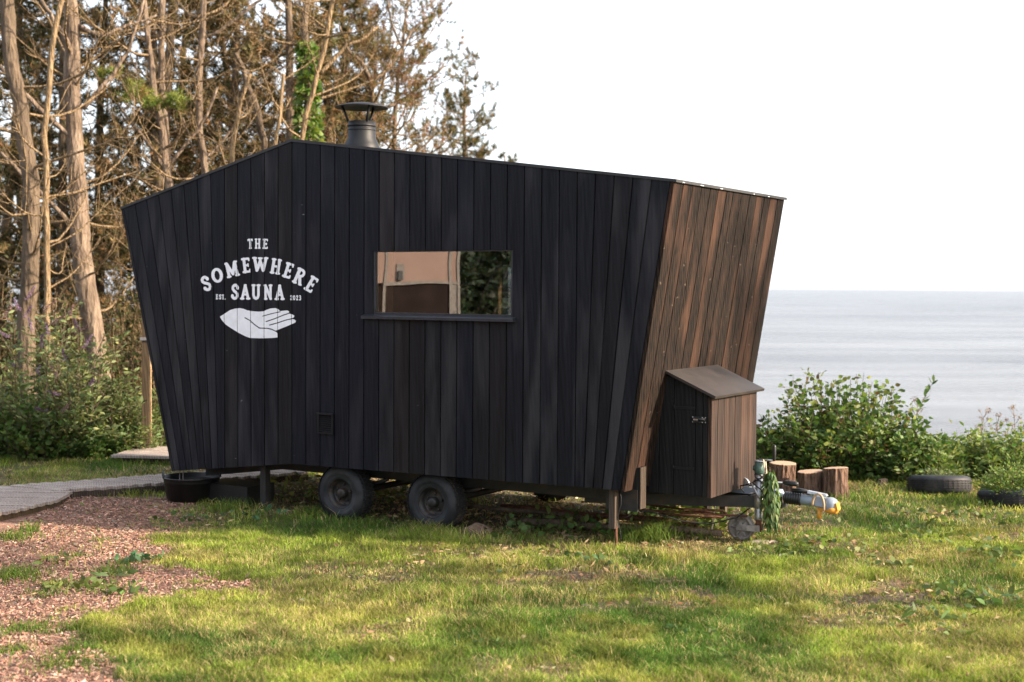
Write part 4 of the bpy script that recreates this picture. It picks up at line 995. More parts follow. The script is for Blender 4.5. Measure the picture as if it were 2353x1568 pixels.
# tyre planters
def planter(px, py, tilt, lb, lb2, seed, bulk, col, rz=0.0):
    g = on_ground(px, py); e = empty('tyre_planter', tuple(g + (0, .26, -.01)), rz); e.rotation_euler = (tilt[0], tilt[1], rz); tag(e, lb, 'tyre', 'old tyres used as planters')
    R = .315; H = .185
    m = MB(); m.lathe([(.19, .015), (.21, .0), (.27, .0), (.30, .015), (R, .04), (R, H - .04), (.30, H - .015), (.27, H), (.21, H), (.19, H - .015), (.185, H - .02), (.26, H - .03), (.285, H * .5), (.26, .03), (.185, .02)], (0, 0, 0), (0, 0, 1), 48); m.build('tyre_carcass', M['rubber'], e)
    m = MB()
    for zz in (.055, .078, .101, .124):
        for k in range(40):
            a0 = 2 * math.pi * (k + .03) / 40; a1 = 2 * math.pi * (k + .93) / 40; pts = []
            for rr in (R - .003, R + .006):
                for aa, z in ((a0, zz), (a1, zz + .004), (a1, zz + .017), (a0, zz + .013)): pts.append((math.cos(aa) * rr, math.sin(aa) * rr, z))
            m.hexa(pts)
    m.build('tread_blocks', M['tread'], e)['kind'] = 'stuff'
    m = MB(); m.lathe([(.25, .10), (.15, .125), (0, .13)], (0, 0, 0), (0, 0, 1), 24); m.build('soil_fill', M['soilm'], e)
    shrub('planter_plant', lb2, g + (0, .26, .1), bulk[0], bulk[0], bulk[1], bulk[2], 26, .055, .016, col, [1] * len(col), seed, 'plant', 'plants growing in the tyres', .3, .12, False, 1.2, .1, .003)
planter(2177, 1141, (-.13, .05), 'black tyre planter lying tilted right of the big bush', 'small grey-green herb growing in the tilted tyre', 61, (.20, .15, 60), [(.10, .13, .055), (.13, .15, .07)], .3)
planter(2350, 1172, (-.10, .03), 'black tyre planter cut by the right edge of the picture', 'feathery bright green plant filling the right-hand tyre', 62, (.26, .36, 120), [G2, (.12, .19, .045), G3], 1.1)

# left side shrubs ----------------------------------------------------
bd = shrub('buddleia_bush', 'tall buddleia bush with purple flower spikes at the left edge', gp(60, 1062) + (0, .75, 0), 1.0, .6, 2.02, 150, 40, .105, .034, [(.12, .145, .062), (.155, .18, .07), (.085, .115, .045), (.19, .20, .08)], [3, 3, 2, 1], 31, 'bush', None, .2, .11, True, .8, .08, .008)
rng = np.random.default_rng(8); me_f = []
for k in range(3):
    m = MB(); n = 150; t = rng.random(n); p = np.stack([rng.standard_normal(n) * .012 * (1.15 - t), rng.standard_normal(n) * .012 * (1.15 - t), t * .19], 1); leaves(m, p, rng.standard_normal((n, 3)), .016, .014, tint((.22, .14, .23) if k < 2 else (.24, .15, .15), n, rng, .2), rng, False); me_f.append(m.mesh('flower_spike', M['leaf'], True))
for k, (px, py) in enumerate([(45, 715), (55, 730), (118, 745), (112, 770), (178, 755), (172, 768), (20, 775), (85, 858), (130, 868), (138, 908), (112, 945), (140, 948), (205, 885), (95, 800), (8, 730), (60, 690), (150, 830), (160, 725), (30, 840), (75, 760), (100, 715), (192, 800)]):
    o = bpy.data.objects.new('flower_spike', me_f[k % 3]); COL.objects.link(o); o.parent = bd; o['kind'] = 'stuff'; o.location = tuple(at(px, py, 16.55 - .2 * (k % 3)) - np.array(bd.location)); a = random.uniform(0, 6.3); o.rotation_euler = (random.uniform(.5, 1.5), 0, a)
LS = ['leafy bramble bush at the foot of the buddleia', 'pale green willowy shrub under the big pine trunk', 'light green willowy shrub left of the shower post', 'small leafy shrub right of the shower post', 'dark leafy bush low down between buddleia and shower post', 'leafy shrub behind the shower deck']
for k, (px, py, rx, h, L, Wd, cols) in enumerate([(30, 1064, .8, .85, .08, .05, [G1, G2, (.10, .12, .03)]), (215, 1058, .5, 1.05, .085, .024, [(.10, .135, .045), (.13, .16, .055), (.075, .11, .035)]), (285, 1055, .45, .98, .085, .022, [(.11, .14, .05), (.14, .165, .055), (.08, .115, .035)]), (375, 1045, .45, .95, .08, .026, [(.11, .14, .04), (.09, .12, .035), G1]), (165, 1062, .55, .6, .07, .045, [G1, G4, G2]), (420, 1030, .5, 1.1, .08, .03, [(.10, .13, .04), G1])]):
    shrub(('bramble_bush', 'willowy_shrub', 'willowy_shrub', 'leafy_shrub', 'bramble_bush', 'leafy_shrub')[k], LS[k], gp(px, py) + (0, .45 + .2 * (k % 2), 0), rx, .45, h, 75, 34, L, Wd, cols, [2, 2, 1][:len(cols)], 50 + k, 'shrub', None, .6, .09, True, .7, .05, .005)
# ================================================================== the wood
OLIVE, BROWN, RUST, DKG, LIVE = (.115, .095, .04), (.225, .145, .07), (.225, .12, .078), (.045, .046, .02), (.16, .20, .045)
def tuft(mb, P, D, L, Wd, k, cols, w, rng, spread=.9):
    """needle tufts at P with main direction D"""
    n = len(P); 
    if n == 0: return
    Pn = np.repeat(P, k, 0); Dn = np.repeat(D / (np.linalg.norm(D, axis=1)[:, None] + 1e-9), k, 0) + rng.standard_normal((n * k, 3)) * spread
    Dn /= np.linalg.norm(Dn, axis=1)[:, None]; S = np.cross(Dn, rng.standard_normal((n * k, 3))); S /= np.linalg.norm(S, axis=1)[:, None] + 1e-9
    ll = L * rng.uniform(.6, 1.3, (n * k, 1)); V = np.stack([Pn - S * Wd / 2, Pn + S * Wd / 2, Pn + Dn * ll], 1)
    c = np.repeat(pick(cols, w, n, rng, .25), k, 0); c = c * rng.uniform(.75, 1.25, (n * k, 1))
    mb.add(V.reshape(-1, 3), np.arange(n * k * 3).reshape(-1, 3), np.repeat(c, 3, 0))
def limb(wood, foli, p, d, L, r, rng, subs, up=.6, wig=.12, fol=0, needle=(.09, .012, 10), cols=None, w=None, sides=5, sub2=0):
    n = 7; pts = path(p, d, L, n, up, wig, rng); wood.tube(pts, np.linspace(r, r * .3, n + 1), sides, False)
    for i in range(subs):
        t = rng.uniform(.25, .98) * n; i0 = min(int(t), n - 1); q = pts[i0] + (pts[i0 + 1] - pts[i0]) * (t - i0); tg = pts[i0 + 1] - pts[i0]; tg /= np.linalg.norm(tg)
        sd = tg * .7 + rng.standard_normal(3) * .75; l2 = L * rng.uniform(.22, .5) * (1.15 - .5 * t / n)
        p2 = path(q, sd, l2, 4, up * .8, wig * 1.3, rng); wood.tube(p2, np.linspace(r * .38, r * .14, 5), 3, False)
        ends = [p2]
        for j in range(sub2):
            k = rng.integers(1, 5); sd2 = (p2[k] - p2[k - 1]) / np.linalg.norm(p2[k] - p2[k - 1]) + rng.standard_normal(3) * .8
            p3 = path(p2[k], sd2, l2 * rng.uniform(.3, .6), 3, up * .6, wig * 1.4, rng); wood.tube(p3, np.linspace(r * .2, r * .09, 4), 3, False); ends.append(p3)
        if fol:
            for pe in ends:
                m_ = min(fol, len(pe) - 1); P = pe[-m_:]; D = np.gradient(pe, axis=0)[-m_:]
                tuft(foli, P, D, needle[0], needle[1], needle[2], cols, w, rng)
    return pts
def hero(name, label, poly, depth, nb, seed, zrange=(1.0, 9), bl=(.8, 2.2), mat='bark', fol=0, cols=None, w=None, subs=8, up=.9, brmat='bark3', extra=None, top=None, group='pines behind the trailer', sub2=1):
    rng = np.random.default_rng(seed)
    P = np.array([at(x, y, depth) for x, y, _ in poly]); R = np.array([wd * .5 * depth / FPX for _, _, wd in poly])
    if top: P = np.vstack([P, P[-1] + np.array(top)]); R = np.append(R, R[-1] * .55)
    P = P[np.argsort(P[:, 2])]; R = np.sort(R)[::-1]
    if P[0][2] > -.1: P = np.vstack([[P[0][0], P[0][1], -.15], P]); R = np.append(R[0] * 1.1, R)
    zz = np.linspace(P[0][2], P[-1][2], 26); Q = np.stack([np.interp(zz, P[:, 2], P[:, i]) for i in range(3)], 1); rr = np.interp(zz, P[:, 2], R)
    Q[1:-1] = (Q[:-2] + 2 * Q[1:-1] + Q[2:]) / 4; Q[1:-1, :2] += rng.standard_normal((24, 2)) * .012
    base = np.array([Q[0][0], Q[0][1], 0]); e = empty(name, tuple(base)); tag(e, label, 'tree', group)
    zf = np.linspace(zz[0], zz[-1], 90); Qf = np.stack([np.interp(zf, zz, Q[:, i]) for i in range(3)], 1) - base; rf_ = np.interp(zf, zz, rr); aa = np.arange(18) * 2 * math.pi / 18
    bumpy = 1 + .10 * (fbm(aa[None, :] * 2.2 + seed + 0 * zf[:, None], zf[:, None] * 2.6, 3) - .5) + .035 * rng.standard_normal((90, 18))
    RR = rf_[:, None] * bumpy; m = MB(); m.loft(np.stack([Qf[:, None, 0] + RR * np.cos(aa), Qf[:, None, 1] + RR * np.sin(aa), np.broadcast_to(Qf[:, None, 2], (90, 18))], -1), True, None, True); m.build('trunk', M[mat], e)
    wood = MB(); foli = MB()
    for i in range(int(nb * 1.5)):
        z = rng.uniform(zrange[0], min(zrange[1], Q[-1][2])); c = np.array([np.interp(z, zz, Q[:, i_]) for i_ in range(3)]); a = rng.uniform(0, 2 * math.pi)
        r_ = np.interp(z, zz, rr); d = np.array([math.cos(a), math.sin(a) * .8, rng.uniform(-.25, .45)])
        limb(wood, foli, c - base + d * r_ * .5, d, rng.uniform(*bl), min(r_ * .5, rng.uniform(.012, .026)), rng, subs, up, .13, fol, (.09, .011, 12), cols, w, 5, sub2)
    if extra: extra(wood, foli, base, rng)
    for lm in LIMBS: lm.build('limb', M[mat], e)
    LIMBS.clear()
    if wood.n: wood.build('branches', M[brmat], e)['kind'] = 'stuff'
    if foli.n: foli.build('needles', M['needle'], e, True)['kind'] = 'stuff'
    return e
def stub(pts, r0, r1):
    return pts, r0, r1
LIMBS = []
def branches_px(lst, depth):
    def f(wood, foli, base, rng):
        for pts, w0, w1 in lst:
            P = np.array([at(x, y, depth + dz) for x, y, dz in pts]) - base; n = 12; t = np.linspace(0, len(P) - 1, n); Q = np.stack([np.interp(t, np.arange(len(P)), P[:, i]) for i in range(3)], 1)
            Q[1:-1] = (Q[:-2] + Q[1:-1] * 2 + Q[2:]) / 4; Q[1:-1] += rng.standard_normal((n - 2, 3)) * .008
            lm = MB(); lm.tube(Q, np.linspace(w0, w1, n) * .5 * depth / FPX, 7); LIMBS.append(lm)
    return f
def live_sprays(lst, depth):
    def f(wood, foli, base, rng):
        for x, y, r, n in lst:
            c = at(x, y, depth) - base; P = c + rng.standard_normal((n, 3)) * np.array([r, r, r * .45]) * depth / FPX
            tuft(foli, P, rng.standard_normal((n, 3)) * .5 + np.array([.3, 0, .5]), .10, .012, 16, [LIVE, (.20, .23, .06), BROWN], [4, 2, .6], rng)
    return f
def both(*fs):
    def f(*a):
        for g in fs: g(*a)
    return f
hero('pine_tree', 'thickest pale pine trunk on the left, lit from the right', [(236, 900, 46), (205, 720, 46), (192, 600, 44), (183, 480, 42), (172, 330, 37), (165, 150, 35), (162, 0, 33)], 19.0, 16, 101, (1.6, 8), (1.0, 2.3), 'bark',
     extra=branches_px([([(180, 165, 0), (150, 90, -.1), (95, 0, -.2)], 15, 9), ([(180, 60, 0), (230, 85, -.1), (290, 60, .1), (360, 35, .2)], 12, 5), ([(185, 330, 0), (120, 280, -.1), (40, 200, -.2), (0, 150, -.2)], 13, 9), ([(195, 545, 0), (150, 500, -.1), (80, 430, -.2), (0, 350, -.3)], 12, 8), ([(190, 250, 0), (255, 180, .1), (300, 110, .1), (330, 0, .2)], 12, 6)], 19.0), top=(0, 0, 3.5))
hero('pine_tree', 'leaning pine trunk close to the left edge', [(60, 720, 40), (72, 600, 40), (75, 450, 38), (58, 320, 36), (30, 170, 34), (12, 0, 32)], 18.3, 12, 102, (1.8, 8), (.8, 2.0), 'bark2', top=(-.4, 0, 3))  # darker bark chosen to put this trunk's shade into its colour
hero('slender_tree', 'slender bare stem between the two left pine trunks', [(112, 760, 12), (108, 600, 13), (106, 400, 13), (105, 250, 14), (118, 120, 14), (140, 0, 15)], 17.9, 10, 103, (1.2, 8), (.6, 1.6), 'bark3', top=(.3, 0, 1.5))
hero('pine_tree', 'forked pine rising above the low end of the roof', [(392, 700, 22), (390, 440, 21), (383, 385, 20), (373, 310, 17), (352, 200, 14), (342, 100, 13), (327, 0, 12)], 19.6, 12, 104, (3.0, 8), (.8, 1.8), 'bark',
     extra=both(branches_px([([(388, 400, 0), (380, 300, .15), (373, 200, .2), (372, 100, .2), (374, 0, .2)], 19, 14), ([(385, 385, 0), (420, 340, .1), (470, 280, .1), (500, 200, .1)], 9, 6), ([(380, 395, 0), (350, 340, -.1), (300, 280, -.1), (270, 240, -.2)], 9, 5)], 19.6), live_sprays([(325, 213, 16, 34), (350, 232, 16, 34), (380, 238, 16, 34), (408, 226, 14, 30), (262, 165, 9, 16), (303, 195, 9, 14), (228, 170, 9, 14), (290, 220, 9, 12)], 19.3)), top=(-.1, 0, 2))
hero('pine_tree', 'bent pine trunk above the middle of the sloping roof', [(480, 700, 17), (476, 400, 17), (470, 365, 16), (456, 300, 16), (456, 200, 15), (464, 100, 15), (468, 0, 14)], 20.0, 12, 105, (3.2, 8), (.8, 1.9), 'bark', extra=branches_px([([(462, 90, 0), (500, 75, 0), (560, 30, 0), (600, 0, 0)], 9, 6), ([(472, 370, 0), (505, 330, .1), (540, 290, .1), (590, 200, .1)], 7, 4), ([(474, 380, 0), (440, 340, 0), (420, 270, 0)], 6, 4)], 20.0), top=(0, 0, 2.2))
hero('slender_tree', 'thin reddish stem leaning right left of the roof apex', [(533, 700, 12), (533, 380, 12), (537, 300, 11), (555, 230, 10), (575, 170, 8)], 19.4, 5, 106, (3.2, 6), (.5, 1.2), 'bark3')
hero('slender_tree', 'grey leaning trunk just left of the roof apex', [(612, 700, 17), (610, 360, 17), (600, 290, 16), (590, 240, 15), (565, 190, 13), (540, 120, 10)], 21.0, 6, 107, (3.2, 7), (.6, 1.4), 'bark2')
hero('slender_tree', 'pale bare stem right beside the roof apex', [(628, 700, 10), (632, 350, 10), (645, 260, 9), (652, 170, 7)], 19.2, 3, 108, (3.5, 6), (.4, .9), 'bark3')
hero('slender_tree', 'branch-like stem leaning across the ivy-covered trunk', [(670, 700, 11), (690, 310, 13), (712, 240, 12), (735, 150, 12), (752, 70, 11), (768, 0, 10)], 20.0, 10, 109, (3.6, 8), (.6, 1.6), 'bark3', extra=branches_px([([(735, 170, 0), (775, 130, .1), (800, 100, .1), (830, 95, .1), (870, 60, .2)], 10, 5)], 20.0), top=(.2, 0, 1.5))
def ivy(wood, foli, base, rng):
    P = []; n = 1700; z = rng.uniform(1.5, 5.6, n)
    for q in z:
        a = rng.uniform(0, 2 * math.pi); r = rng.uniform(.08, .20) * (1 - .45 * smooth(3.9, 5.6, np.array(q)))
        P.append((r * math.cos(a), r * math.sin(a), q))
    P = np.array(P); cx = np.interp(P[:, 2], [0, 4.2, 5.6], [.02, .02, -.02]); P[:, 0] += cx
    D = P * np.array([1, 1, 0]) * 6 + rng.standard_normal((n, 3)) * .5; leaves(IVY, P, D, .10, .085, pick([(.075, .13, .025), (.13, .20, .04), (.2, .24, .06)], [3, 3, 1.5], n, rng), rng, True, .4)
IVY = MB()
it = hero('ivy_clad_tree', 'ivy-covered tree trunk rising behind the roof apex', [(707, 700, 19), (705, 330, 18), (705, 230, 17), (700, 120, 17), (702, 0, 16)], 20.4, 8, 110, (3.8, 8), (.7, 1.6), 'bark2', extra=ivy, top=(0, 0, 2))
IVY.build('ivy', M['leaf'], it, True)['kind'] = 'stuff'
# right hand pine with an open crown, and the isolated slim pine
CR_ = [OLIVE, BROWN, RUST, (.11, .10, .04)]
hero('open_crowned_pine', 'spreading pine with thin reddish crown behind the chimney', [(862, 700, 15), (862, 300, 14), (857, 230, 13), (852, 185, 11)], 24.0, 34, 111, (2.6, 6.5), (.9, 1.9), 'bark', 3, CR_, [3, 3, 2, 2], 7, 1.2,
     extra=branches_px([([(855, 190, 0), (895, 160, .1), (925, 110, .1), (950, 60, .1), (985, 45, .1)], 11, 4), ([(860, 260, 0), (920, 235, .1), (975, 190, .2), (1020, 150, .2)], 10, 4), ([(853, 190, 0), (830, 140, 0), (800, 120, 0), (780, 60, 0)], 11, 5), ([(925, 110, .1), (900, 60, 0), (890, 0, 0)], 6, 4)], 24.0), sub2=2)
def crown_pt(lst, depth, seed, cols, w, needle=(.09, .012, 12)):
    def f(wood, foli, base, rng):
        for x, y, rx, ry, n in lst:
            for i in range(n):
                a = rng.uniform(0, 6.28); q = math.sqrt(rng.random()); p = at(x + rx * q * math.cos(a), y + ry * q * math.sin(a), depth + rng.uniform(-.7, .7)) - base
                pe = path(p, rng.standard_normal(3) * .7 + np.array([0, 0, .5]), rng.uniform(.25, .5), 3, .6, .15, rng); wood.tube(pe, np.linspace(.008, .003, 4), 3, False)
                tuft(foli, pe[1:], np.gradient(pe, axis=0)[1:], needle[0], needle[1], needle[2], cols, w, rng, .8)
    return f
hero('tall_pine', 'tall pine with green top right of the chimney', [(905, 700, 12), (905, 330, 11), (912, 200, 9), (930, 60, 6), (940, -20, 4)], 25.0, 26, 112, (3.0, 8.5), (.5, 1.3), 'bark', 3, [OLIVE, BROWN, (.10, .12, .04), RUST], [3, 2, 2, 1], 6, 1.0, extra=crown_pt([(905, 50, 60, 60, 26), (950, 40, 50, 40, 16), (820, 90, 70, 70, 30), (860, 150, 80, 60, 26)], 25.0, 3, CR_, [3, 3, 2, 2]), sub2=1)
hero('slim_pine', 'lone slim pine standing against the white sky', [(1068, 700, 9), (1068, 370, 9), (1066, 280, 7), (1068, 220, 5), (1072, 165, 3)], 30.0, 46, 113, (3.6, 6.7), (.3, .85), 'bark', 3, [(.075, .085, .035), BROWN, OLIVE], [3, 2, 3], 5, .9, sub2=1)
hero('slim_pine', 'small pine tip peeping over the roof right of the lone pine', [(1160, 700, 6), (1160, 420, 6), (1160, 358, 3)], 32.0, 14, 114, (3.9, 5.1), (.15, .4), 'bark', 3, [(.075, .085, .035), OLIVE], [1, 1], 4, .8)
# dense pines at the back of the wood
def back_pine(label, px, depth, H, seed, cols, w, nb=96, r=.12, zlo=.6, bl=(.8, 1.9), cat='tree', nd=(.11, .018, 11), subs=7):
    rng = np.random.default_rng(seed); b = at(px, 700, depth) * (1, 1, 0); e = empty('brown_pine', tuple(b)); tag(e, label, 'tree', 'dense pines at the back of the wood')
    Q = path((0, 0, -.1), (rng.uniform(-.06, .06), 0, 1), H, 14, .3, .02, rng); m = MB(); m.tube(Q, np.linspace(r, r * .25, 15), 8); m.build('trunk', M['bark2'], e)
    wood = MB(); foli = MB()
    for i in range(nb):
        t = rng.uniform(zlo / H, .97) * 14; i0 = int(t); c = Q[i0] + (Q[i0 + 1] - Q[i0]) * (t - i0); a = rng.uniform(0, 6.283); d = np.array([math.cos(a), math.sin(a), rng.uniform(-.2, .5)])
        limb(wood, foli, c, d, rng.uniform(*bl) * (1.1 - .5 * t / 14), .016, rng, subs, .8, .14, 3, nd, cols, w, 4, 1)
    wood.build('branches', M['bark3'], e)['kind'] = 'stuff'; foli.build('needles', M['needle'], e, True)['kind'] = 'stuff'
DC = [OLIVE, BROWN, (.26, .18, .09), DKG, (.065, .062, .026)]
ordn = ['leftmost', 'second', 'third', 'fourth', 'fifth', 'sixth', 'seventh', 'eighth', 'ninth', 'tenth', 'eleventh', 'twelfth', 'thirteenth']
for k, px in enumerate([-120, -10, 70, 140, 225, 300, 350, 440, 520, 580, 655, 740, 800]):
    back_pine((ordn[k] + ' dense brown-needled pine' + (' from the left' if k else '') + ' at the back of the wood'), px, 23.0 + (k * 7 % 5) * 1.2, 9.5 if k < 11 else 8.2, 200 + k, DC, [3, 3, 2.2, 1.6, 2] if k % 3 else [2, 2, 1, 3, 3])
for k, (px, d, H, lb) in enumerate([(30, 20.5, 2.6, 'dark leafy thicket behind the buddleia'), (160, 21.0, 2.4, 'dark leafy thicket below the thickest trunk'), (280, 20.3, 2.6, 'brown twiggy thicket left of the trailer'), (390, 20.8, 3.0, 'twiggy thicket hidden behind the trailer roof'), (-60, 20, 3, 'dark thicket at the far left behind the buddleia')]):
    shrub('thicket', lb, at(px, 700, d) * (1, 1, 0), 1.0, .7, H, 90, 34, .08, .04, [(.06, .065, .022), (.10, .075, .03), (.04, .05, .016), (.14, .10, .045)], [2, 2, 2, 1.2], 300 + k, 'thicket', None, .5, .14, False, .8, .05, .009, 'bark3')
# evergreens out of the picture on the left, seen mirrored in the window
for k, (x, y, H) in enumerate([(-11.5, 7.6, 6.5), (-12.6, 5.6, 7), (-12.2, 3.6, 6.5), (-13.5, 9.4, 7), (-11.0, 1.8, 6.5)]):
    rr_ = shrub('evergreen_tree', ordn[k] + ' dark evergreen of the row mirrored in the trailer window', (x, y, 0), 1.5, 1.2, H, 120, 110, .19, .11, [(.014, .026, .012), (.022, .034, .015), (.010, .017, .009)], [1, 1, 1], 330 + k, 'tree', 'evergreens mirrored in the window', .4, .1, False, .5, .02, .012, 'chassis')
# cream horsebox parked out of the picture on the left, mirrored in the window
HB = empty('horsebox', (-6.66, 9.80, 0), math.radians(104)); tag(HB, 'cream and brown panelled horsebox mirrored in the trailer window', 'horsebox')
def hbx(name, x0, x1, y0, y1, z0, z1, mat):             # x runs left to right as mirrored in the glass
    m = MB(); m.box((-x1, y0, z0), (-x0, y1, z1)); return m.build(name, M[mat], HB)
hbx('upper_panel', -1.2, .95, 0, .03, 2.13, 3.1, 'cream'); hbx('lower_panel', -1.2, .95, .012, .04, .45, 2.09, 'brownpanel'); hbx('trim_rail', -.02, .99, -.02, .035, 2.09, 2.13, 'trimgrey')
for x in (0.0, .865, .975): hbx('corner_trim', x - .018, x + .018, -.022, .03, .45, 3.1, 'trimgrey')
hbx('end_panel', .885, .955, .0, .04, .45, 3.1, 'trimgrey'); hbx('latch_plate', .14, .23, -.02, -.001, 2.16, 2.36, 'trimgrey'); hbx('latch', .16, .21, -.05, -.021, 2.15, 2.27, 'black')
hbx('body', -1.2, .985, .045, 3.2, .45, 3.08, 'brownpanel')
m = MB(); m.prism([(-1.08, -.03, 3.1), (1.25, -.03, 3.1), (1.25, -.03, 3.16), (.1, -.03, 3.24), (-1.08, -.03, 3.16)], (0, 3.3, 0)); m.build('roof', M['cream'], HB)
for x in (-.95, 1.1):
    for y_ in (1.2, 2.1):
        m = MB(); m.lathe([(0, -.08), (.2, -.08), (.28, -.07), (.3, -.04), (.3, .04), (.28, .07), (0, .08)], (x, y_, .3), (1, 0, 0), 24); m.build('wheel', M['rubber'], HB)
# off-picture trees towards the sun that dapple the lawn
for k, (dd, off, H) in enumerate([(13, .3, 9.6), (15.5, -2.2, 10.4)]):
    s2 = np.array([SUNDIR.x, SUNDIR.y]); s2 /= np.linalg.norm(s2); b = np.array([.4, 10.6]) + s2 * dd + np.array([-s2[1], s2[0]]) * -off
    rng = np.random.default_rng(400 + k); e = empty('shade_tree', (b[0], b[1], 0)); tag(e, ['nearer', 'farther'][k] + ' tree off to the right whose crown dapples the lawn', 'tree', 'trees out of the picture on the sunny side')
    Q = path((0, 0, -.1), (0, 0, 1), H, 10, .3, .03, rng); m = MB(); m.tube(Q, np.linspace(.16, .05, 11), 8); m.build('trunk', M['bark2'], e); wood = MB(); foli = MB()
    for i in range(26):
        t = rng.uniform(5.2, 9.8); i0 = int(t); c = Q[i0] + (Q[i0 + 1] - Q[i0]) * (t - i0); a = rng.uniform(0, 6.283)
        limb(wood, foli, c, np.array([math.cos(a), math.sin(a), .3]), rng.uniform(.7, 1.8), .02, rng, 4, .5, .12, 3, (.12, .035, 8), [G1, G2], [1, 1], 4, 1)
    wood.build('branches', M['bark2'], e)['kind'] = 'stuff'; foli.build('foliage', M['needle'], e, True)['kind'] = 'stuff'

# ================================================================== grass, chips, litter, weeds
def under_trailer(x, y):
    rel = np.stack([x - P0[0], y - P0[1]], -1); s = rel @ TU[:2]; w = -(rel @ TN[:2]); return s, w
rng = np.random.default_rng(900)
def grass_points(n, y0, y1):
    """uniform points inside the widened view between depths y0,y1"""
    y = np.sqrt(rng.uniform(y0 ** 2, y1 ** 2, n)); x = rng.uniform(-.43, .43, n) * y; return x, y
GM = MB()
def blades(x, y, h, wd, col, lean=.55):
    n = len(x); z = terrain(x, y); a = rng.uniform(0, 2 * math.pi, n); S = np.stack([np.cos(a), np.sin(a), np.zeros(n)], 1) * (wd / 2)[:, None]
    ln = rng.standard_normal((n, 2)) * lean; P = np.stack([x, y, z - .004], 1); tip = P + np.stack([ln[:, 0] * h, ln[:, 1] * h, h], 1)
    mid = P + np.stack([ln[:, 0] * h * .3, ln[:, 1] * h * .3, h * .6], 1)
    V = np.stack([P - S, P + S, mid + S * .7, mid - S * .7, tip], 1).reshape(-1, 3)
    b = (np.arange(n) * 5)[:, None]; GM.add(V, np.concatenate([b + [0, 1, 2], b + [0, 2, 3], b + [3, 2, 4]], 0), np.repeat(col, 5, 0))
def blade_batch(n, y0, y1, hs, ws):
    x, y = grass_points(n, y0, y1); cm_ = chip_mask(x, y); bm2 = bare_mask(x, y)
    clump = fbm(x * 3.1 + 3, y * 3.1, 3); keep = rng.random(n) < (1 - .985 * smooth(.2, .8, cm_)) * (1 - .90 * bm2) * (.55 + .75 * smooth(.35, .6, clump))
    dq = (y - 13.5) - (x + 4.33) * .675; on_deck = (dq > -.05) & (dq < .72) & (x > -5.0) & (x < -2.4) | (x < -4.25) & (y > 11.5) & (y < 13.8)
    keep &= ~on_deck; keep &= y < cliff_edge(x) + .6
    x, y = x[keep], y[keep]; n = len(x)
    patch = fbm(x * .9 + 30, y * .9 + 12, 4); p2 = fbm(x * 2.7 + 77, y * 2.7, 3); tall = smooth(.5, .72, p2)
    s, w = under_trailer(x, y)
    edge = np.exp(-((w - .05) / .25) ** 2) * smooth(-2.6, -1.8, s) * smooth(2.6, 2.0, s)
    h = hs * rng.uniform(.5, 1.35, n) * (.75 + .7 * tall) * (1 + 1.0 * edge * (rng.random(n) < .4)) * (1 - .45 * bare_mask(x, y))
    g1 = np.array([.20, .255, .044]); g2 = np.array([.075, .14, .026]); st = np.array([.36, .285, .14]); yl = np.array([.30, .29, .068])
    k = smooth(.40, .62, patch)[:, None]; c = g1 * (1 - k) + g2 * k; k2 = smooth(.52, .70, fbm(x * 1.7 + 9, y * 1.7 + 50, 4))[:, None]; c = c * (1 - .6 * k2) + yl * .6 * k2
    q = rng.random(n); dry = .10 + .35 * smooth(.45, .7, fbm(x * 1.4 + 140, y * 1.4, 3)) + .4 * bare_mask(x, y); c = np.where((q < dry)[:, None], st, c); c = c * rng.uniform(.55, 1.45, (n, 1)) * (.72 + .56 * smooth(.3, .7, fbm(x * 6 + 5, y * 6, 2)))[:, None]; blades(x, y, h, ws * rng.uniform(.7, 1.3, n), c)
blade_batch(240000, 6.6, 9.0, .046, .0052); blade_batch(210000, 9.0, 12.0, .048, .0062); blade_batch(120000, 12.0, 17.5, .052, .0085)
# tufts in the woodchips and longer tussocks
def tussock(px, py, r, n, h, base=(.10, .15, .03)):
    c = on_ground(px, py); x = c[0] + rng.standard_normal(n) * r; y = c[1] + rng.standard_normal(n) * r; blades(x, y, h * rng.uniform(.5, 1.2, n), np.full(n, .007), tint(base, n, rng), .6)
for px, py, r, n, h in [(30, 1235, .10, 260, .07), (20, 1330, .12, 260, .09), (50, 1320, .10, 160, .08), (135, 1345, .07, 150, .06), (110, 1365, .08, 180, .05), (230, 1355, .10, 220, .05), (260, 1310, .09, 240, .06), (180, 1275, .07, 120, .04), (60, 1445, .10, 300, .05), (150, 1530, .10, 380, .05), (30, 1500, .05, 120, .05), (120, 1450, .08, 160, .04), (300, 1290, .06, 100, .05), (70, 1220, .04, 90, .10), (230, 1240, .06, 90, .04), (160, 1500, .05, 120, .05), (1500, 1243, .10, 260, .17), (1440, 1240, .08, 160, .13), (1530, 1228, .08, 160, .15), (540, 1165, .12, 260, .11), (720, 1180, .12, 240, .10), (860, 1200, .10, 180, .10), (1000, 1225, .14, 200, .08), (1210, 1240, .10, 140, .10), (2060, 1250, .08, 140, .06), (1930, 1275, .06, 100, .07), (2300, 1270, .10, 200, .08), (1615, 1236, .07, 100, .11), (1950, 1145, .2, 300, .09), (2060, 1125, .2, 260, .08), (2240, 1160, .2, 300, .10), (2330, 1200, .1, 160, .08)]: tussock(px, py, r, n, h)
tag(GM.build('grass', M['grass'], None, True), 'short sunlit patchy lawn grass', 'grass', None, 'stuff')
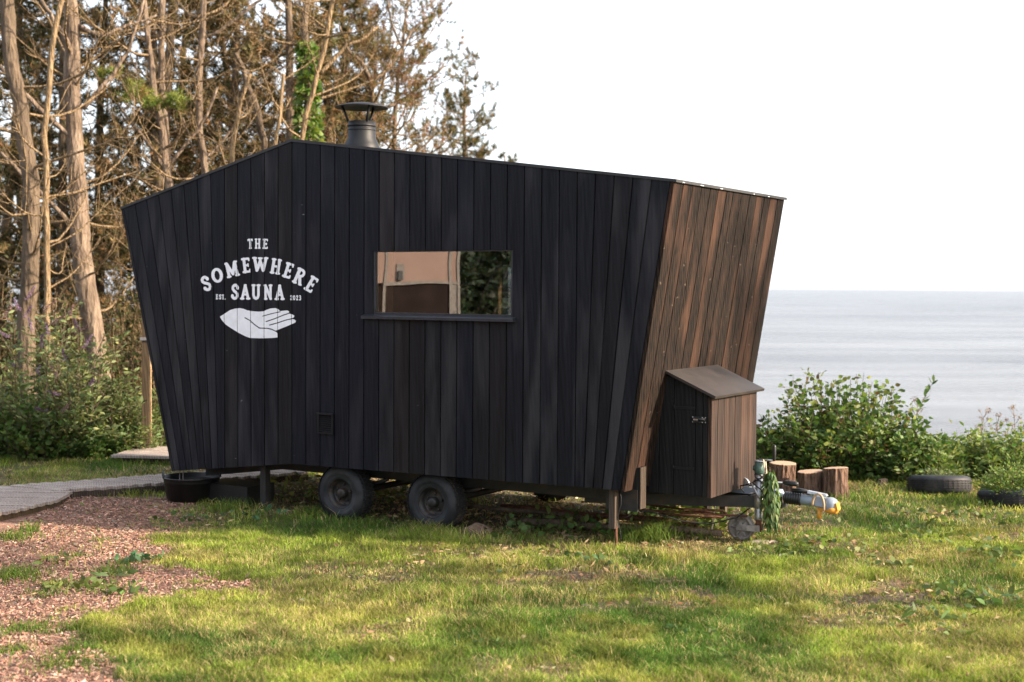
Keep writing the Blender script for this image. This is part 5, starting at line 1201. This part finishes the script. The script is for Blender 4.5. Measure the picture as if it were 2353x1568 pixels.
# woodchips
CM = MB()
def chips(x, y, L, Wd, col):
    n = len(x); z = terrain(x, y) + rng.uniform(.002, .012, n); a = rng.uniform(0, math.pi, n); tl = rng.standard_normal((n, 2)) * .25
    D = np.stack([np.cos(a), np.sin(a), tl[:, 0]], 1) * (L / 2)[:, None]; S = np.stack([-np.sin(a), np.cos(a), tl[:, 1]], 1) * (Wd / 2)[:, None]; P = np.stack([x, y, z], 1); up = np.array([0, 0, .006])
    V = np.stack([P - D - S, P + D - S * .6, P + D * .9 + S, P - D * .8 + S, P - D - S + up, P + D - S * .6 + up, P + D * .9 + S + up, P - D * .8 + S + up], 1).reshape(-1, 3)
    b = (np.arange(n) * 8)[:, None]; CM.add(V, np.concatenate([b + q for q in ([4, 5, 6, 7], [0, 1, 5, 4], [1, 2, 6, 5], [2, 3, 7, 6], [3, 0, 4, 7])], 0), np.repeat(col, 8, 0))
n = 110000; x, y = grass_points(n, 6.6, 13.6); k = (x < -1.2) & (rng.random(n) < chip_mask(x, y)) & ~((x < -4.3) & (y > 11.4)); x, y = x[k], y[k]; n = len(x)
chips(x, y, .007 + .05 * rng.random(n) ** 3, rng.uniform(.004, .011, n), pick([(.31, .18, .135), (.235, .137, .104), (.40, .26, .20), (.13, .08, .062), (.46, .34, .27)], [3, 3, 1.5, 2.5, .4], n, rng))
tag(CM.build('woodchips', M['chip'], None, True), 'reddish woodchips spread beside the boardwalk', 'woodchips', None, 'stuff')
# leaf litter and dry stalks on the bare patches
LM = MB(); n = 60000; x, y = grass_points(n, 6.8, 15.5); k = rng.random(n) < bare_mask(x, y) * .6 + .010; x, y = x[k], y[k]; n = len(x)
P = np.stack([x, y, terrain(x, y) + rng.uniform(.008, .03, n)], 1); D = np.stack([rng.standard_normal(n), rng.standard_normal(n), rng.standard_normal(n) * .25], 1)
leaves(LM, P, D, rng.uniform(.02, .075, n), rng.uniform(.004, .03, n) , pick([(.24, .15, .09), (.34, .25, .14), (.16, .10, .06), (.40, .34, .2), (.12, .15, .04)], [3, 2, 2, 1, 2], n, rng), rng, False)
tag(LM.build('leaf_litter', M['leaf'], None, True), 'scattered dead leaves and dry stalks on the bare earth', 'leaf litter', None, 'stuff')
# broad-leaved weeds
WM = MB()
def weed(px, py, r, n, L, Wd, col, h=.06):
    c = on_ground(px, py); P = np.stack([c[0] + rng.standard_normal(n) * r, c[1] + rng.standard_normal(n) * r, np.zeros(n)], 1); P[:, 2] = terrain(P[:, 0], P[:, 1]) + rng.uniform(0, h, n)
    D = np.stack([rng.standard_normal(n), rng.standard_normal(n), rng.uniform(.1, 1.1, n)], 1); leaves(WM, P, D, L * rng.uniform(.6, 1.2, n), Wd * rng.uniform(.7, 1.2, n), tint(col, n, rng), rng, True, .5)
for px, py, r, n, L, Wd, c, h in [(1565, 1195, .16, 60, .10, .075, (.10, .16, .03), .2), (1610, 1210, .16, 70, .09, .06, (.13, .18, .04), .18), (1635, 1215, .10, 40, .08, .04, (.12, .17, .03), .12), (1300, 1215, .2, 60, .09, .06, (.075, .11, .03), .12), (1230, 1220, .14, 30, .09, .06, (.08, .13, .04), .14), (1180, 1235, .12, 30, .08, .05, G1, .1), (1370, 1225, .15, 50, .07, .04, G1, .1), (1440, 1190, .25, 60, .10, .07, G1, .12), (1520, 1180, .25, 70, .11, .08, (.10, .16, .04), .18), (600, 1180, .15, 30, .09, .05, (.06, .13, .05), .06), (850, 1150, .2, 50, .09, .06, (.14, .16, .04), .16), (760, 1145, .2, 40, .08, .05, (.12, .14, .04), .12), (690, 1130, .2, 60, .10, .04, (.17, .17, .05), .2), (900, 1135, .2, 50, .08, .04, (.15, .17, .05), .15), (265, 1330, .09, 22, .10, .04, (.10, .14, .05), .04), (310, 1290, .08, 22, .10, .045, (.07, .13, .06), .05), (210, 1350, .09, 24, .10, .04, (.15, .18, .05), .04), (120, 1290, .08, 20, .09, .04, (.13, .17, .05), .04), (300, 1365, .08, 20, .09, .04, (.09, .14, .04), .05), (130, 1355, .06, 16, .09, .03, (.14, .17, .05), .04), (1560, 1455, .08, 30, .06, .02, (.07, .12, .03), .03), (1620, 1462, .06, 20, .06, .02, (.08, .12, .03), .03), (1320, 1290, .12, 26, .08, .05, (.08, .13, .05), .05), (1380, 1300, .06, 10, .08, .05, (.09, .14, .07), .05), (1100, 1480, .1, 20, .08, .02, (.07, .11, .03), .04), (2280, 1390, .14, 40, .11, .04, (.09, .14, .035), .06), (2150, 1430, .16, 50, .10, .03, (.10, .14, .04), .05), (2200, 1380, .15, 30, .10, .035, (.08, .12, .04), .05), (2030, 1300, .12, 24, .09, .05, (.13, .16, .05), .04), (1900, 1260, .25, 60, .08, .045, (.12, .16, .04), .05), (2120, 1225, .3, 60, .08, .045, (.11, .15, .04), .05), (2320, 1290, .2, 50, .10, .05, (.12, .17, .045), .07), (1780, 1265, .2, 40, .08, .04, (.13, .17, .05), .05), (2250, 1190, .3, 60, .08, .05, (.10, .14, .04), .05), (2050, 1180, .3, 50, .08, .05, (.10, .14, .04), .04), (1690, 1520, .08, 24, .06, .015, (.08, .13, .03), .03), (420, 1190, .1, 20, .07, .04, G1, .04), (1230, 1300, .2, 30, .07, .05, (.12, .13, .05), .03)]: weed(px, py, r, n, L, Wd, c, h)
tag(WM.build('weeds', M['leaf'], None, True), 'broad-leaved weeds in the lawn and under the trailer', 'weeds', None, 'stuff')
